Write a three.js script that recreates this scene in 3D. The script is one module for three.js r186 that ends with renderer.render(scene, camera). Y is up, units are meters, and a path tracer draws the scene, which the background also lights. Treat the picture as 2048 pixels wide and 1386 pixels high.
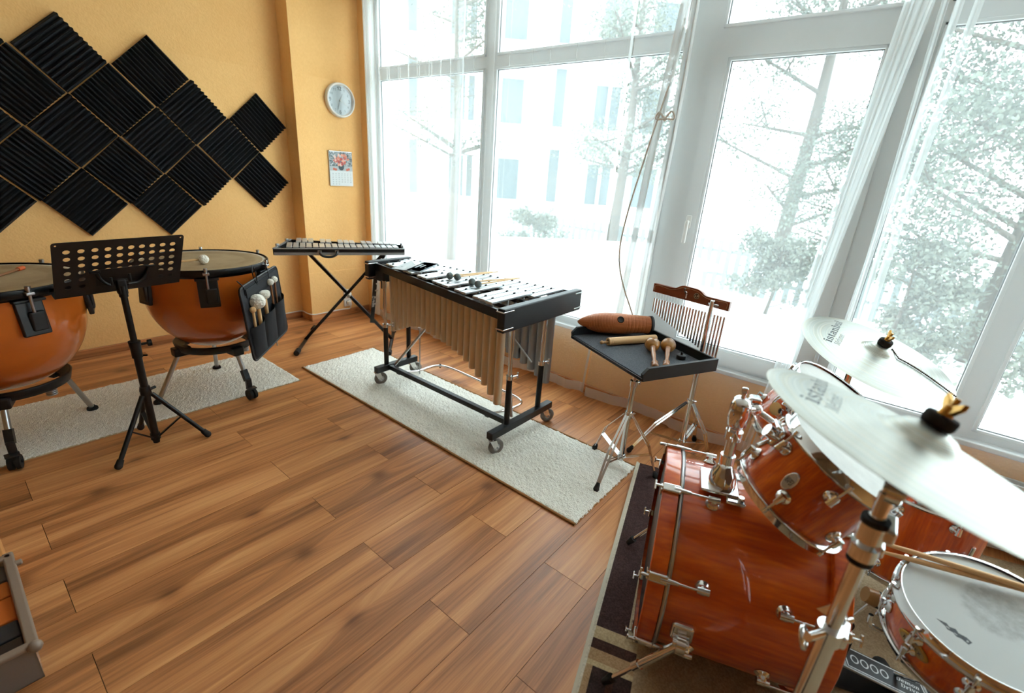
import * as THREE from 'three';
import { mergeGeometries, toCreasedNormals } from 'three/addons/utils/BufferGeometryUtils.js';
import { RoundedBoxGeometry } from 'three/addons/geometries/RoundedBoxGeometry.js';
import { RectAreaLightUniformsLib } from 'three/addons/lights/RectAreaLightUniformsLib.js';

// ---------------------------------------------------------------- camera, sky, lights, exposure
const scene = new THREE.Scene();
const camera = new THREE.PerspectiveCamera(2 * Math.atan(693 / 939.93) * 180 / Math.PI, 2048 / 1386, 0.05, 200);
camera.position.set(0, 1.39, 0);
{
  const right = new THREE.Vector3(0.63550769, 0.06602871, 0.769266);
  const up = new THREE.Vector3(0.2283836, 0.93567518, -0.26898493);
  const back = new THREE.Vector3().crossVectors(right, up).normalize();
  camera.quaternion.setFromRotationMatrix(new THREE.Matrix4().makeBasis(right.normalize(), up.clone().addScaledVector(right, -up.dot(right)).normalize(), back));
}
camera.focus = 2.05;
camera.userData.fStop = 2.2;
const renderer = new THREE.WebGLRenderer({ antialias: true });
renderer.toneMapping = THREE.LinearToneMapping;
renderer.toneMappingExposure = 8.1;
renderer.shadowMap.enabled = true;
scene.background = new THREE.Color().setRGB(0.80, 0.955, 1.0);
RectAreaLightUniformsLib.init();

// ---------------------------------------------------------------- helpers
let seed = 12345;
const rnd = () => { seed |= 0; seed = seed + 0x6D2B79F5 | 0; let t = Math.imul(seed ^ seed >>> 15, 1 | seed); t = t + Math.imul(t ^ t >>> 7, 61 | t) ^ t; return ((t ^ t >>> 14) >>> 0) / 4294967296; };
const rr = (a, b) => a + (b - a) * rnd();
const V = (x, y, z) => new THREE.Vector3(x, y, z);
const vec = (a) => a.isVector3 ? a.clone() : V(a[0], a[1], a[2]);
function hash(x, y, s) { let h = Math.imul(x, 374761393) + Math.imul(y, 668265263) + Math.imul(s, 1442695041); h = Math.imul(h ^ h >>> 13, 1274126177); return ((h ^ h >>> 16) >>> 0) / 4294967296; }
function noise(x, y, s = 0) {
  const ix = Math.floor(x), iy = Math.floor(y), fx = x - ix, fy = y - iy, u = fx * fx * (3 - 2 * fx), v = fy * fy * (3 - 2 * fy);
  const a = hash(ix, iy, s), b = hash(ix + 1, iy, s), c = hash(ix, iy + 1, s), d = hash(ix + 1, iy + 1, s);
  return a + (b - a) * u + (c - a) * v + (a - b - c + d) * u * v;
}
function fbm(x, y, s = 0, o = 4) { let r = 0, a = 0.5, t = 0; for (let i = 0; i < o; i++) { r += a * noise(x, y, s + i * 17); t += a; a *= 0.5; x *= 2.03; y *= 2.03; } return r / t; }
const clamp = (x, a = 0, b = 1) => Math.min(b, Math.max(a, x));
const mix = (a, b, t) => a + (b - a) * t;
const sstep = (a, b, x) => { const t = clamp((x - a) / (b - a)); return t * t * (3 - 2 * t); };
function texture(w, h, f, srgb = true) {          // f(u, v) -> [r, g, b] in 0..255
  const d = new Uint8Array(w * h * 4);
  for (let j = 0; j < h; j++) for (let i = 0; i < w; i++) {
    const c = f(i / w, j / h, i, j), k = (j * w + i) * 4;
    d[k] = clamp(c[0], 0, 255); d[k + 1] = clamp(c[1], 0, 255); d[k + 2] = clamp(c[2], 0, 255); d[k + 3] = c[3] ?? 255;
  }
  const t = new THREE.DataTexture(d, w, h); t.magFilter = THREE.LinearFilter; t.minFilter = THREE.LinearMipmapLinearFilter; t.generateMipmaps = true;
  t.wrapS = t.wrapT = THREE.RepeatWrapping; if (srgb) t.colorSpace = THREE.SRGBColorSpace; t.needsUpdate = true; return t;
}
const grey = (w, h, f) => texture(w, h, (u, v, i, j) => { const g = f(u, v, i, j) * 255; return [g, g, g]; }, false);
function print(w, h, draw) { const c = document.createElement('canvas'); c.width = w; c.height = h; draw(c.getContext('2d'), w, h); const t = new THREE.CanvasTexture(c); t.colorSpace = THREE.SRGBColorSpace; return t; }
const std = (o) => new THREE.MeshStandardMaterial(o), phy = (o) => new THREE.MeshPhysicalMaterial(o);

function clean(g) {
  g = g.index ? g.toNonIndexed() : g;
  const out = new THREE.BufferGeometry();
  if (!g.attributes.normal) g.computeVertexNormals();
  out.setAttribute('position', g.attributes.position); out.setAttribute('normal', g.attributes.normal);
  out.setAttribute('uv', g.attributes.uv ?? new THREE.BufferAttribute(new Float32Array(g.attributes.position.count * 2), 2));
  return out;
}
const join = (list) => { const l = list.flat(9).filter(Boolean); return l.length === 1 ? l[0] : mergeGeometries(l.map(clean)); };
const at = (g, x, y, z) => g.translate(x, y, z);
const box = (w, h, d, x = 0, y = 0, z = 0) => new THREE.BoxGeometry(w, h, d).translate(x, y, z);
const rbox = (w, h, d, r, x = 0, y = 0, z = 0, s = 2) => new RoundedBoxGeometry(w, h, d, s, r).translate(x, y, z);
const span = (x0, x1, y0, y1, z0, z1) => box(x1 - x0, y1 - y0, z1 - z0, (x0 + x1) / 2, (y0 + y1) / 2, (z0 + z1) / 2);
const cyl = (r1, r2, h, n = 20, x = 0, y = 0, z = 0, open = false) => new THREE.CylinderGeometry(r1, r2, h, n, 1, open).translate(x, y, z);
const ball = (r, x = 0, y = 0, z = 0, n = 16) => new THREE.SphereGeometry(r, n, Math.max(6, n * 0.6 | 0)).translate(x, y, z);
const toY = (dir) => new THREE.Matrix4().makeRotationFromQuaternion(new THREE.Quaternion().setFromUnitVectors(V(0, 1, 0), dir.clone().normalize()));
function rod(a, b, r1, r2 = r1, n = 12, open = false) { a = vec(a); b = vec(b); const d = b.clone().sub(a); return new THREE.CylinderGeometry(r2, r1, d.length(), n, 1, open).applyMatrix4(toY(d)).translate((a.x + b.x) / 2, (a.y + b.y) / 2, (a.z + b.z) / 2); }
function bar(a, b, w, t, up = V(0, 1, 0)) {       // flat bar from a to b, w across, t thick along "up"
  a = vec(a); b = vec(b); const x = b.clone().sub(a), L = x.length(); x.normalize();
  const z = V().crossVectors(x, up).normalize(), y = V().crossVectors(z, x);
  return new THREE.BoxGeometry(L, t, w).applyMatrix4(new THREE.Matrix4().makeBasis(x, y, z)).translate((a.x + b.x) / 2, (a.y + b.y) / 2, (a.z + b.z) / 2);
}
function V3() { return new THREE.Vector3(); }
const tube = (pts, r, n = 8, seg = 0, closed = false) => new THREE.TubeGeometry(new THREE.CatmullRomCurve3(pts.map(vec), closed, 'centripetal'), seg || pts.length * 6, r, n, closed);
const lathe = (pts, n = 32) => new THREE.LatheGeometry(pts.map((p) => new THREE.Vector2(p[0], p[1])), n);
const extr = (pts, depth, bevel = 0) => { const s = Array.isArray(pts) ? new THREE.Shape(pts.map((p) => new THREE.Vector2(p[0], p[1]))) : pts; return new THREE.ExtrudeGeometry(s, { depth, bevelEnabled: bevel > 0, bevelSize: bevel, bevelThickness: bevel, bevelSegments: 2, curveSegments: 10 }); };
const ring = (R, r, n = 48, m = 8) => new THREE.TorusGeometry(R, r, m, n).rotateX(Math.PI / 2);
const rot = (g, x, y, z) => g.applyMatrix4(new THREE.Matrix4().makeRotationFromEuler(new THREE.Euler(x, y, z)));

const taken = {};
const numbered = (n) => { const k = taken[n] = (taken[n] ?? -1) + 1; return k ? n + '_' + String(k).padStart(3, '0') : n; };
function lit(m) { m.castShadow = m.receiveShadow = true; return m; }
function part(parent, name, geoms, mat, label) {
  const m = lit(new THREE.Mesh(join([geoms]), mat)); m.name = name; if (label) m.userData.label = label; parent.add(m); return m;
}
function tag(o, label, category, group) { o.userData.label = label; o.userData.category = category; if (group) o.userData.group = group; return o; }
function thing(name, label, category, p = [0, 0, 0], turn = 0, group) { const g = new THREE.Group(); g.name = numbered(name); g.position.set(...p); g.rotation.y = turn; scene.add(g); return tag(g, label, category, group); }
function one(name, label, category, geoms, mat, group) { const m = lit(new THREE.Mesh(join([geoms]), mat)); m.name = numbered(name); scene.add(m); return tag(m, label, category, group); }
function struct(name, label, category, geoms, mat) { const m = one(name, label, category, geoms, mat); m.userData.kind = 'structure'; return m; }
// turn a group so that its local +y points along n (tilt th away from up, towards azimuth ph: 0 = +z, 90 deg = +x)
function axisOf(th, ph) { return V(Math.sin(th) * Math.sin(ph), Math.cos(th), Math.sin(th) * Math.cos(ph)); }
function aim(o, n, spin = 0) { o.quaternion.setFromUnitVectors(V(0, 1, 0), n.clone().normalize()).multiply(new THREE.Quaternion().setFromAxisAngle(V(0, 1, 0), spin)); return o; }

// ---------------------------------------------------------------- materials
const wallBump = grey(512, 512, (u, v) => { const s = 8; return 0.5 * fbm(u * 64, v * 64, 3, 3) + 0.5 * noise(u * 200, v * 200, 5); });
wallBump.repeat.set(0.8, 0.8);
const wallTone = texture(512, 512, (u, v) => { const n = fbm(u * 7, v * 7, 41, 5) - 0.5, f = noise(u * 190, v * 190, 8) - 0.5; return [249 + n * 6 + f * 4, 197 + n * 10 + f * 5, 126 + n * 12 + f * 5]; });
wallTone.repeat.set(0.5, 0.5);
const M = {
  wall: std({ map: wallTone, roughness: 0.86, bumpMap: wallBump, bumpScale: 0.0015 }),
  wallPale: std({ color: '#efd9b8', roughness: 0.9 }),
  ceiling: std({ color: '#f2efe8', roughness: 0.95 }),
  upvc: std({ color: '#d9dddd', roughness: 0.42 }),
  gasket: std({ color: '#3b4245', roughness: 0.7 }),
  glass: phy({ color: '#ffffff', transmission: 1, thickness: 0, roughness: 0, ior: 1.5 }),
  black: std({ color: '#101113', roughness: 0.42 }),
  blackMetal: std({ color: '#0d0e10', roughness: 0.36, metalness: 0.25 }),
  rubber: std({ color: '#121212', roughness: 0.8 }),
  chrome: std({ color: '#dcdcdc', metalness: 1, roughness: 0.09 }),
  steel: std({ color: '#b9babb', metalness: 1, roughness: 0.3 }),
  alu: std({ color: '#cfd4d6', metalness: 0.75, roughness: 0.36 }),
  brass: std({ color: '#b98b45', metalness: 1, roughness: 0.28 }),
  white: std({ color: '#ece9e2', roughness: 0.6 }),
};

// ---------------------------------------------------------------- room
const XW = 2.66, ZB = -4.12, XL = -6.2, ZF = 4.6, HC = 2.78;
function plankTexture(s) {
  const kx = rr(0.25, 0.75), ky = rr(0.3, 0.7), knot = rnd() < 0.75, tone = rr(-5, 5);
  return texture(1024, 160, (u, v) => {
    const x = u * 1.19, y = v * 0.1925;
    let wy = y + 0.02 * (fbm(x * 2.2, y * 7, s, 3) - 0.5);
    if (knot) { const dx = (u - kx) * 3.6, dy = (v - ky) * 2.2, d = dx * dx + dy * dy; wy += 0.035 * Math.exp(-d * 5) * (v > ky ? 1 : -1); }
    const broad = fbm(x * 0.9, wy * 17, s + 5, 4), streak = fbm(x * 2.5, wy * 60, s + 9, 4), fine = fbm(x * 9, wy * 420, s + 13, 2), arch = Math.sin(wy * 320 + 5 * fbm(x * 1.6, wy * 9, s + 20, 3));
    let t = 0.53 + 0.9 * (broad - 0.5) + 0.5 * (streak - 0.5) + 0.28 * (fine - 0.5) + 0.035 * arch;
    if (knot) { const dx = (u - kx) * 30, dy = (v - ky) * 7; t -= 0.42 * Math.exp(-(dx * dx + dy * dy)); }
    t = clamp(t); const a = [120, 74, 42], b = [192, 126, 76], c = [228, 168, 110];
    const k = t < 0.5 ? t * 2 : t * 2 - 1, p = t < 0.5 ? a : b, q = t < 0.5 ? b : c;
    return [mix(p[0], q[0], k) + tone, mix(p[1], q[1], k) + tone * 0.8, mix(p[2], q[2], k) + tone * 0.6];
  });
}
const plankBump = grey(1024, 128, (u, v) => 0.6 * fbm(u * 14, v * 80, 77, 3) + 0.4 * fbm(u * 60, v * 60, 78, 2));
const plankMats = [0, 1, 2, 3, 4, 5, 6].map((k) => std({ map: plankTexture(100 + k * 31), roughness: 0.37, bumpMap: plankBump, bumpScale: 0.0004 }));
const floor = struct('floor', 'brown oak laminate plank floor of the music room', 'floor', span(XL, XW + 0.15, -0.2, -0.008, ZB - 0.15, ZF), std({ color: '#2c1a10', roughness: 0.9 }));
{
  const PW = 0.1925, PL = 1.19, gap = 0.0018;
  const far = [];
  for (let k = -13; k <= 33; k++) {
    let z0 = -1.689 + PW * k, z1 = z0 + PW; z0 = Math.max(z0, ZB); z1 = Math.min(z1, ZF); if (z1 - z0 < 0.02) continue;
    const j0 = ((k % 2) + 2) % 2 === 0 ? 0.81 : 0.028;
    for (let j = -6; j <= 3; j++) {
      let x0 = j0 + PL * j, x1 = x0 + PL; x0 = Math.max(x0, XL); x1 = Math.min(x1, XW); if (x1 - x0 < 0.03) continue;
      const g = new THREE.BoxGeometry(x1 - x0 - gap, 0.008, z1 - z0 - gap), uv = g.attributes.uv, fx = rnd() < 0.5, fy = rnd() < 0.5, m = plankMats[Math.floor(rnd() * 7)];
      for (let i = 8; i < 12; i++) { let a = uv.getX(i) * (x1 - x0) / PL, b = uv.getY(i) * 0.98 + 0.01; uv.setXY(i, fx ? 1 - a : a, fy ? 1 - b : b); }
      g.translate((x0 + x1) / 2, -0.004, (z0 + z1) / 2);
      if (x1 < -0.9 || z0 > 3) far.push(g); else part(floor, 'plank', g, m);
    }
  }
  part(floor, 'plank_field', far, plankMats[1]).userData.kind = 'stuff';
}
function worldUV(mesh) {          // uv in metres from position, by the face's main direction
  const g = mesh.geometry.index ? mesh.geometry.toNonIndexed() : mesh.geometry, p = g.attributes.position, n = g.attributes.normal, uv = new Float32Array(p.count * 2);
  for (let i = 0; i < p.count; i++) {
    const ax = Math.abs(n.getX(i)), ay = Math.abs(n.getY(i)), az = Math.abs(n.getZ(i));
    uv[2 * i] = ax > ay && ax > az ? p.getZ(i) : p.getX(i); uv[2 * i + 1] = ay > ax && ay > az ? p.getZ(i) : p.getY(i);
  }
  g.setAttribute('uv', new THREE.BufferAttribute(uv, 2)); mesh.geometry = g; return mesh;
}
worldUV(struct('wall_left', 'yellow painted wall with a projecting pilaster by the window', 'wall', [span(XL - 0.2, XW + 0.2, -0.2, HC + 0.2, ZB - 0.2, ZB), span(2.065, XW + 0.1, 0, HC, ZB - 0.01, -3.95), span(2.062, XW, 0, 0.435, -4.0, -3.945)], M.wall));
worldUV(struct('wall_back', 'yellow painted wall behind the camera', 'wall', span(XL - 0.2, XL, -0.2, HC + 0.2, ZB - 0.2, ZF + 0.2), M.wall));
worldUV(struct('wall_front', 'yellow painted end wall behind the drum kit', 'wall', span(XL - 0.2, XW + 0.2, -0.2, HC + 0.2, ZF, ZF + 0.2), M.wall));
struct('ceiling', 'white painted ceiling', 'ceiling', span(XL - 0.2, XW + 0.2, HC, HC + 0.2, ZB - 0.2, ZF + 0.2), M.ceiling);
const SILL = 0.41, HEAD = 2.68;
worldUV(struct('wall_right', 'yellow parapet and piers of the window wall', 'wall', [span(XW, XW + 0.2, -0.2, SILL, ZB - 0.2, ZF + 0.2), span(XW, XW + 0.2, HEAD, HC + 0.2, ZB - 0.2, ZF + 0.2), span(XW, XW + 0.2, SILL, HEAD, ZB - 0.2, -3.77), span(XW, XW + 0.2, SILL, HEAD, 3.0, ZF + 0.2)], M.wall));
const boardMat = std({ map: plankMats[2].map, roughness: 0.5 });
struct('baseboard_left', 'brown wooden baseboard along the yellow wall and around the pilaster', 'baseboard', [rbox(2.065 - XL, 0.06, 0.016, 0.004, (2.065 + XL) / 2, 0.03, ZB + 0.008), rbox(0.016, 0.06, 0.175, 0.004, 2.057, 0.03, -4.03), rbox(XW - 2.049, 0.06, 0.016, 0.004, (XW + 2.049) / 2, 0.03, -3.937)], boardMat);
struct('baseboard_right', 'brown wooden baseboard under the windows', 'baseboard', rbox(0.016, 0.06, ZF + 3.93, 0.004, XW - 0.008, 0.03, (ZF - 3.93) / 2), boardMat);
struct('trim_1', 'white window board on top of the parapet', 'trim', rbox(0.09, 0.025, 6.75, 0.006, XW + 0.035, SILL + 0.0125, -0.385), M.upvc);

struct('trim_3', 'white lining of the window reveal beside the pilaster', 'trim', span(XW, XW + 0.2, SILL + 0.025, HEAD, -3.772, -3.764), M.white);
// windows: fixed lights and one side-hung sash
const X0 = 2.70, X1 = 2.765;
function paneBars(w, z0, z1, y0, y1, bead = 0.014) {     // glazing beads around an opening, and its pane
  const zc = (z0 + z1) / 2, yc = (y0 + y1) / 2, xb = X0 - 0.004;
  part(w, 'glazing_bead', [rbox(0.02, bead, z1 - z0, 0.003, xb, y0 + bead / 2, zc), rbox(0.02, bead, z1 - z0, 0.003, xb, y1 - bead / 2, zc), rbox(0.02, y1 - y0, bead, 0.003, xb, yc, z0 + bead / 2), rbox(0.02, y1 - y0, bead, 0.003, xb, yc, z1 - bead / 2)], M.upvc);
  part(w, 'gasket', [box(0.006, 0.004, z1 - z0 - 2 * bead, X0 + 0.004, y0 + bead + 0.002, zc), box(0.006, 0.004, z1 - z0 - 2 * bead, X0 + 0.004, y1 - bead - 0.002, zc), box(0.006, y1 - y0 - 2 * bead, 0.004, X0 + 0.004, yc, z0 + bead + 0.002), box(0.006, y1 - y0 - 2 * bead, 0.004, X0 + 0.004, yc, z1 - bead - 0.002)], M.gasket);
  part(w, 'pane', box(0.004, y1 - y0 - 0.01, z1 - z0 - 0.01, X0 + 0.03, yc, zc), M.glass);
}
const bays = [[-3.77, -2.47, 0.05, 0.05], [-2.47, -1.03, 0.05, 0.08], [-1.03, -0.15, 0.08, 0.05], [-0.15, 0.41, 0.05, 0.04], [0.41, 1.7, 0.04, 0.05], [1.7, 3.0, 0.05, 0.05]];
bays.forEach(([z0, z1, a, b], i) => {
  const words = ['window bay beside the pilaster with tall fixed pane', 'wide window bay behind the vibraphone', 'window bay with hinged sash and white handle behind the bar chimes', 'narrow window bay behind the hanging chain cymbal', 'window bay past the narrow pane, behind the drum kit', 'last window bay toward the end wall'];
  const w = struct('window_' + (i + 1), 'grey white ' + words[i], 'window', [span(X0, X1, SILL, HEAD, z0, z0 + a), span(X0, X1, SILL, HEAD, z1 - b, z1), span(X0, X1, SILL, SILL + 0.06, z0 + a, z1 - b), span(X0, X1, HEAD - 0.06, HEAD, z0 + a, z1 - b), span(X0, X1, 2.045, 2.115, z0 + a, z1 - b)], M.upvc);
  paneBars(w, z0 + a, z1 - b, 2.115, HEAD - 0.06);
  if (i === 2) {
    const sz0 = z0 + a - 0.02, sz1 = z1 - b + 0.02, sy0 = SILL + 0.045, sy1 = 2.06, s = 0.075;
    part(w, 'sash', [span(X0 - 0.018, X0 + 0.04, sy0, sy1, sz0, sz0 + s), span(X0 - 0.018, X0 + 0.04, sy0, sy1, sz1 - s, sz1), span(X0 - 0.018, X0 + 0.04, sy0, sy0 + s, sz0 + s, sz1 - s), span(X0 - 0.018, X0 + 0.04, sy1 - s, sy1, sz0 + s, sz1 - s)], M.upvc);
    paneBars(w, sz0 + s, sz1 - s, sy0 + s, sy1 - s);
    part(w, 'handle', [rbox(0.012, 0.07, 0.028, 0.005, X0 - 0.022, 1.2, sz0 + 0.035), rot(rbox(0.014, 0.12, 0.02, 0.006, 0, -0.055, 0), 0, 0, 0).translate(X0 - 0.045, 1.2, sz0 + 0.035), rod([X0 - 0.02, 1.2, sz0 + 0.035], [X0 - 0.05, 1.2, sz0 + 0.035], 0.008)], M.white);
    for (const y of [0.62, 1.93]) part(w, 'hinge', rbox(0.02, 0.09, 0.016, 0.004, X0 - 0.022, y, sz1 + 0.006), M.upvc);
  } else paneBars(w, z0 + a, z1 - b, SILL + 0.06, 2.045);
});

// sheer curtains
const weave = grey(256, 256, (u, v, i, j) => 0.5 + 0.25 * Math.sin(i * Math.PI / 2) + 0.25 * Math.sin(j * Math.PI / 2));
const sheer = (o, c = '#f4f8f8') => phy({ color: c, roughness: 1, transmission: 0.5, thickness: 0, transparent: true, opacity: o, side: THREE.DoubleSide, specularIntensity: 0 });
const sheerMat = sheer(0.22), hemMat = sheer(0.66), foldMat = sheer(0.55);
// a curtain between two edge lines zl(y), zr(y); folds get deeper towards the gathered edges
function curtainSheet(zl, zr, y0, y1, nz, ny, f, xoff = 0) {
  const pos = [], idx = [];
  for (let j = 0; j <= ny; j++) for (let i = 0; i <= nz; i++) {
    const y = mix(y0, y1, j / ny), s = i / nz, q = f(s, y);
    pos.push(2.6 + xoff + q[0], y + (q[2] ?? 0), mix(zl(y), zr(y), s) + q[1]);
  }
  for (let j = 0; j < ny; j++) for (let i = 0; i < nz; i++) { const a = j * (nz + 1) + i, b = a + 1, c = a + nz + 1, d = c + 1; idx.push(a, b, d, a, d, c); }
  const g = new THREE.BufferGeometry(); g.setAttribute('position', new THREE.Float32BufferAttribute(pos, 3)); g.setIndex(idx); g.computeVertexNormals(); return g;
}
function curtain(label, zl, zr, folds, depth, s0, xoff = 0, edge = 1) {
  const c = thing('sheer_curtain', label, 'curtain');
  const low = (y) => 1 - sstep(0.0, 0.55, y);
  const f = (s, y) => {
    const w = Math.sin((s * folds + 0.35 * fbm(s * folds * 0.6, y * 0.5, s0, 2)) * Math.PI * 2 + s0), w2 = Math.sin(s * folds * 2.63 * Math.PI * 2 + s0 * 2 + y * 0.4);
    return [-0.045 * low(y) + depth * (0.7 * w + 0.3 * w2) * (0.6 + 0.4 * y / 2.7), 0.008 * w2, 0];
  };
  const nz = Math.max(24, Math.round(folds * 14));
  part(c, 'cloth', curtainSheet(zl, zr, 0.10, 2.74, nz, 26, f, xoff), sheerMat);
  part(c, 'hem', curtainSheet(zl, zr, 0.035, 0.10, nz, 2, (s, y) => { const q = f(s, y); return [q[0], q[1], 0.012 * Math.sin(s * folds * 2.1 + s0)]; }, xoff), hemMat, 'thicker bottom hem of the sheer cloth');
  for (const [zf, on] of [[zl, edge & 1], [zr, edge & 2]]) if (on) part(c, 'side_hem', curtainSheet((y) => zf(y) - 0.008, (y) => zf(y) + 0.008, 0.04, 2.74, 3, 26, (s, y) => { const q = f(zf === zl ? 0 : 1, y); return [q[0] - 0.003, 0, 0]; }, xoff), foldMat, 'stitched side edge');
  return c;
}
curtain('sheer white curtain hanging beside the pilaster', (y) => -3.72, (y) => -2.645 - 0.01 * (2 - y), 9, 0.016, 1.3, 0, 2);
curtain('sheer white curtain behind the vibraphone, stopping short of the hinged sash', (y) => -2.70, (y) => -1.385, 8, 0.014, 2.7, 0.008, 2);
curtain('sheer white curtain across the hinged sash behind the tray table', (y) => -1.37, (y) => -0.155 - 0.085 * (2.1 - y) / 1.25, 5, 0.012, 4.1, 0, 2);
curtain('sheer white curtain behind the drum kit, with loose folds at its side edge', (y) => -0.10 + 0.02 * (y - 1), (y) => 2.9, 12, 0.012, 0.4, 0, 1);
// gathered side folds of the two curtains by the narrow window
{
  const g = thing('gathered_curtain', 'narrow gathered bundle of sheer curtain folds along the sash edge', 'curtain');
  for (let k = 0; k < 3; k++) part(g, 'fold', curtainSheet((y) => -0.235 + 0.03 * k - 0.085 * (2.1 - y) / 1.25, (y) => -0.205 + 0.03 * k - 0.085 * (2.1 - y) / 1.25, 0.06, 2.74, 6, 26, (s, y) => [0.012 * Math.sin(s * 6.3 + k * 2) - 0.03 + (y < 0.55 ? -0.03 * (1 - y / 0.55) : 0), 0.012 * Math.sin(y * 1.7 + k), 0]), foldMat);
  const h = thing('gathered_curtain', 'narrow hanging bundle of sheer curtain folds over the narrow window', 'curtain');
  for (let k = 0; k < 3; k++) part(h, 'fold', curtainSheet((y) => -0.115 + 0.042 * k + 0.015 * Math.sin(y * 2 + k), (y) => -0.095 + 0.045 * k + 0.012 * Math.sin(y * 2 + k), 0.06, 2.74, 5, 26, (s, y) => [0.01 * Math.sin(s * 6.3 + k) - 0.03 + (y < 0.55 ? -0.03 * (1 - y / 0.55) : 0), 0, 0]), foldMat);
  const e = thing('gathered_curtain', 'dense bundle of sheer curtain folds hanging against the pilaster', 'curtain');
  for (let k = 0; k < 5; k++) part(e, 'fold', curtainSheet((y) => -3.735 + 0.022 * k, (y) => -3.70 + 0.022 * k, 0.05, 2.74, 6, 20, (s, y) => [0.014 * Math.sin(s * 6.3 + k * 1.7) - 0.035 + (y < 0.55 ? -0.02 * (1 - y / 0.55) : 0), 0.006 * Math.sin(y * 1.3 + k), 0]), foldMat);
  const t = thing('tied_curtain', 'two slim twisted strands of white curtain cloth tied with a small bow', 'curtain');
  const cloth = phy({ color: '#f4f8f8', roughness: 1, transmission: 0.1, thickness: 0, transparent: true, opacity: 0.86, side: THREE.DoubleSide, specularIntensity: 0 });
  part(t, 'strand', curtainSheet((y) => -1.135 - 0.10 * (2.4 - y) / 1.4 * (y > 1 ? 1 : 1 + 0.1 * (1 - y)) + 0.02, (y) => -1.085 - 0.10 * (2.4 - y) / 1.4 + 0.02, 0.42, 2.74, 6, 26, (s, y) => [0.012 * Math.sin(s * 9 + y * 2) - 0.035, 0.008 * Math.sin(y * 3), 0]), cloth);
  part(t, 'strand', curtainSheet((y) => -1.07 - 0.03 * (2.4 - y) / 1.4, (y) => -1.035 - 0.03 * (2.4 - y) / 1.4, 0.42, 2.74, 6, 26, (s, y) => [0.012 * Math.sin(s * 9 - y) - 0.035, 0.006 * Math.sin(y * 4 + 1), 0]), cloth);
  part(t, 'cord', tube([[2.555, 1.85, -1.12], [2.55, 1.5, -1.19], [2.55, 1.15, -1.25], [2.55, 0.98, -1.255], [2.55, 0.85, -1.22], [2.55, 0.6, -1.09], [2.55, 0.5, -1.05]], 0.005, 6, 40), M.white);
  part(t, 'bow', [tube([[2.552, 1.7, -1.11], [2.55, 1.73, -1.15], [2.55, 1.70, -1.16], [2.552, 1.7, -1.11]], 0.005, 6, 16), tube([[2.552, 1.7, -1.11], [2.55, 1.735, -1.08], [2.55, 1.70, -1.06], [2.552, 1.7, -1.11]], 0.005, 6, 16), ball(0.012, 2.552, 1.7, -1.11, 8)], M.white);
}
struct('trim_2', 'white curtain rail under the ceiling', 'trim', rbox(0.05, 0.03, ZF + 3.93, 0.006, 2.6, HC - 0.017, (ZF - 3.93) / 2), M.upvc);

// ---------------------------------------------------------------- outdoors
const GY = -0.75;
struct('ground', 'pale snowy ground outside the windows', 'ground', span(2.95, 70, GY - 0.3, GY, -60, 40), std({ color: '#eef2f2', roughness: 0.95 }));
{
  const render = std({ color: '#eceeec', roughness: 0.9 }), pane = std({ color: '#4a5558', roughness: 0.15 }), frame = std({ color: '#cfd6d6', roughness: 0.6 });
  // pale apartment block across the yard; local x along the facade
  const b = thing('apartment_building', 'pale rendered apartment block with tall windows across the yard', 'building', [17.2, GY, -14.2], -0.86);
  part(b, 'wall', span(-12, 9, 0, 11, -6, 0), render);
  for (const y of [1.0, 4.1, 7.2]) for (let x = -10.5; x < 8; x += 2.05) {
    const narrow = Math.round((x + 10.5) / 2.05) % 3 === 0, w = narrow ? 0.45 : 1.05, h = narrow ? 2.2 : 1.7;
    const f = part(b, 'window', [span(x - w / 2 - 0.07, x + w / 2 + 0.07, y - 0.07, y, 0, 0.08), span(x - w / 2 - 0.07, x + w / 2 + 0.07, y + h, y + h + 0.07, 0, 0.08), span(x - w / 2 - 0.07, x - w / 2, y, y + h, 0, 0.08), span(x + w / 2, x + w / 2 + 0.07, y, y + h, 0, 0.08)], frame);
    part(f, 'pane', span(x - w / 2, x + w / 2, y, y + h, 0.0, 0.03), pane);
  }
  for (const x of [-8.3, -2.1, 3.9]) part(b, 'downpipe', rod([x, 0, 0.1], [x, 11, 0.1], 0.07), frame);
  part(b, 'roof', span(-12.3, 9.3, 11, 11.3, -6.3, 0.4), frame);
  const s = thing('shed', 'low white shed with a flat snowy roof beyond the fence', 'shed', [7.4, GY, -4.3], -0.7);
  part(s, 'wall', span(-1.7, 1.7, 0, 0.85, -1, 1), render); part(s, 'roof', span(-1.9, 1.9, 0.85, 0.95, -1.2, 1.2), std({ color: '#f6f8f8', roughness: 0.9 }));
}
{
  const wood = std({ color: '#7d8787', roughness: 0.9 });
  const f = thing('picket_fence', 'grey picket fence across the yard', 'fence', [0, GY, 0]);
  const a = V(11.5, 0, -9.5), b = V(10.2, 0, 3.5), d = b.clone().sub(a), n = 62, pick = box(0.1, 1.05, 0.03, 0, 0.55, 0);
  const ang = Math.atan2(-d.z, d.x);
  for (let i = 0; i <= n; i++) { const m = part(f, 'picket', pick, wood); m.position.copy(a).addScaledVector(d, i / n); m.rotation.y = ang; }
  part(f, 'rail', [bar(a.clone().add(V(0.03, 0.35, 0)), b.clone().add(V(0.03, 0.35, 0)), 0.03, 0.07), bar(a.clone().add(V(0.03, 0.85, 0)), b.clone().add(V(0.03, 0.85, 0)), 0.03, 0.07)], wood);
}
const bark = std({ color: '#57524c', roughness: 0.95 });
const leafMats = ['#5f675d', '#6a7167', '#4f574d'].map((c) => std({ color: c, roughness: 0.9, side: THREE.DoubleSide }));
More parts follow.
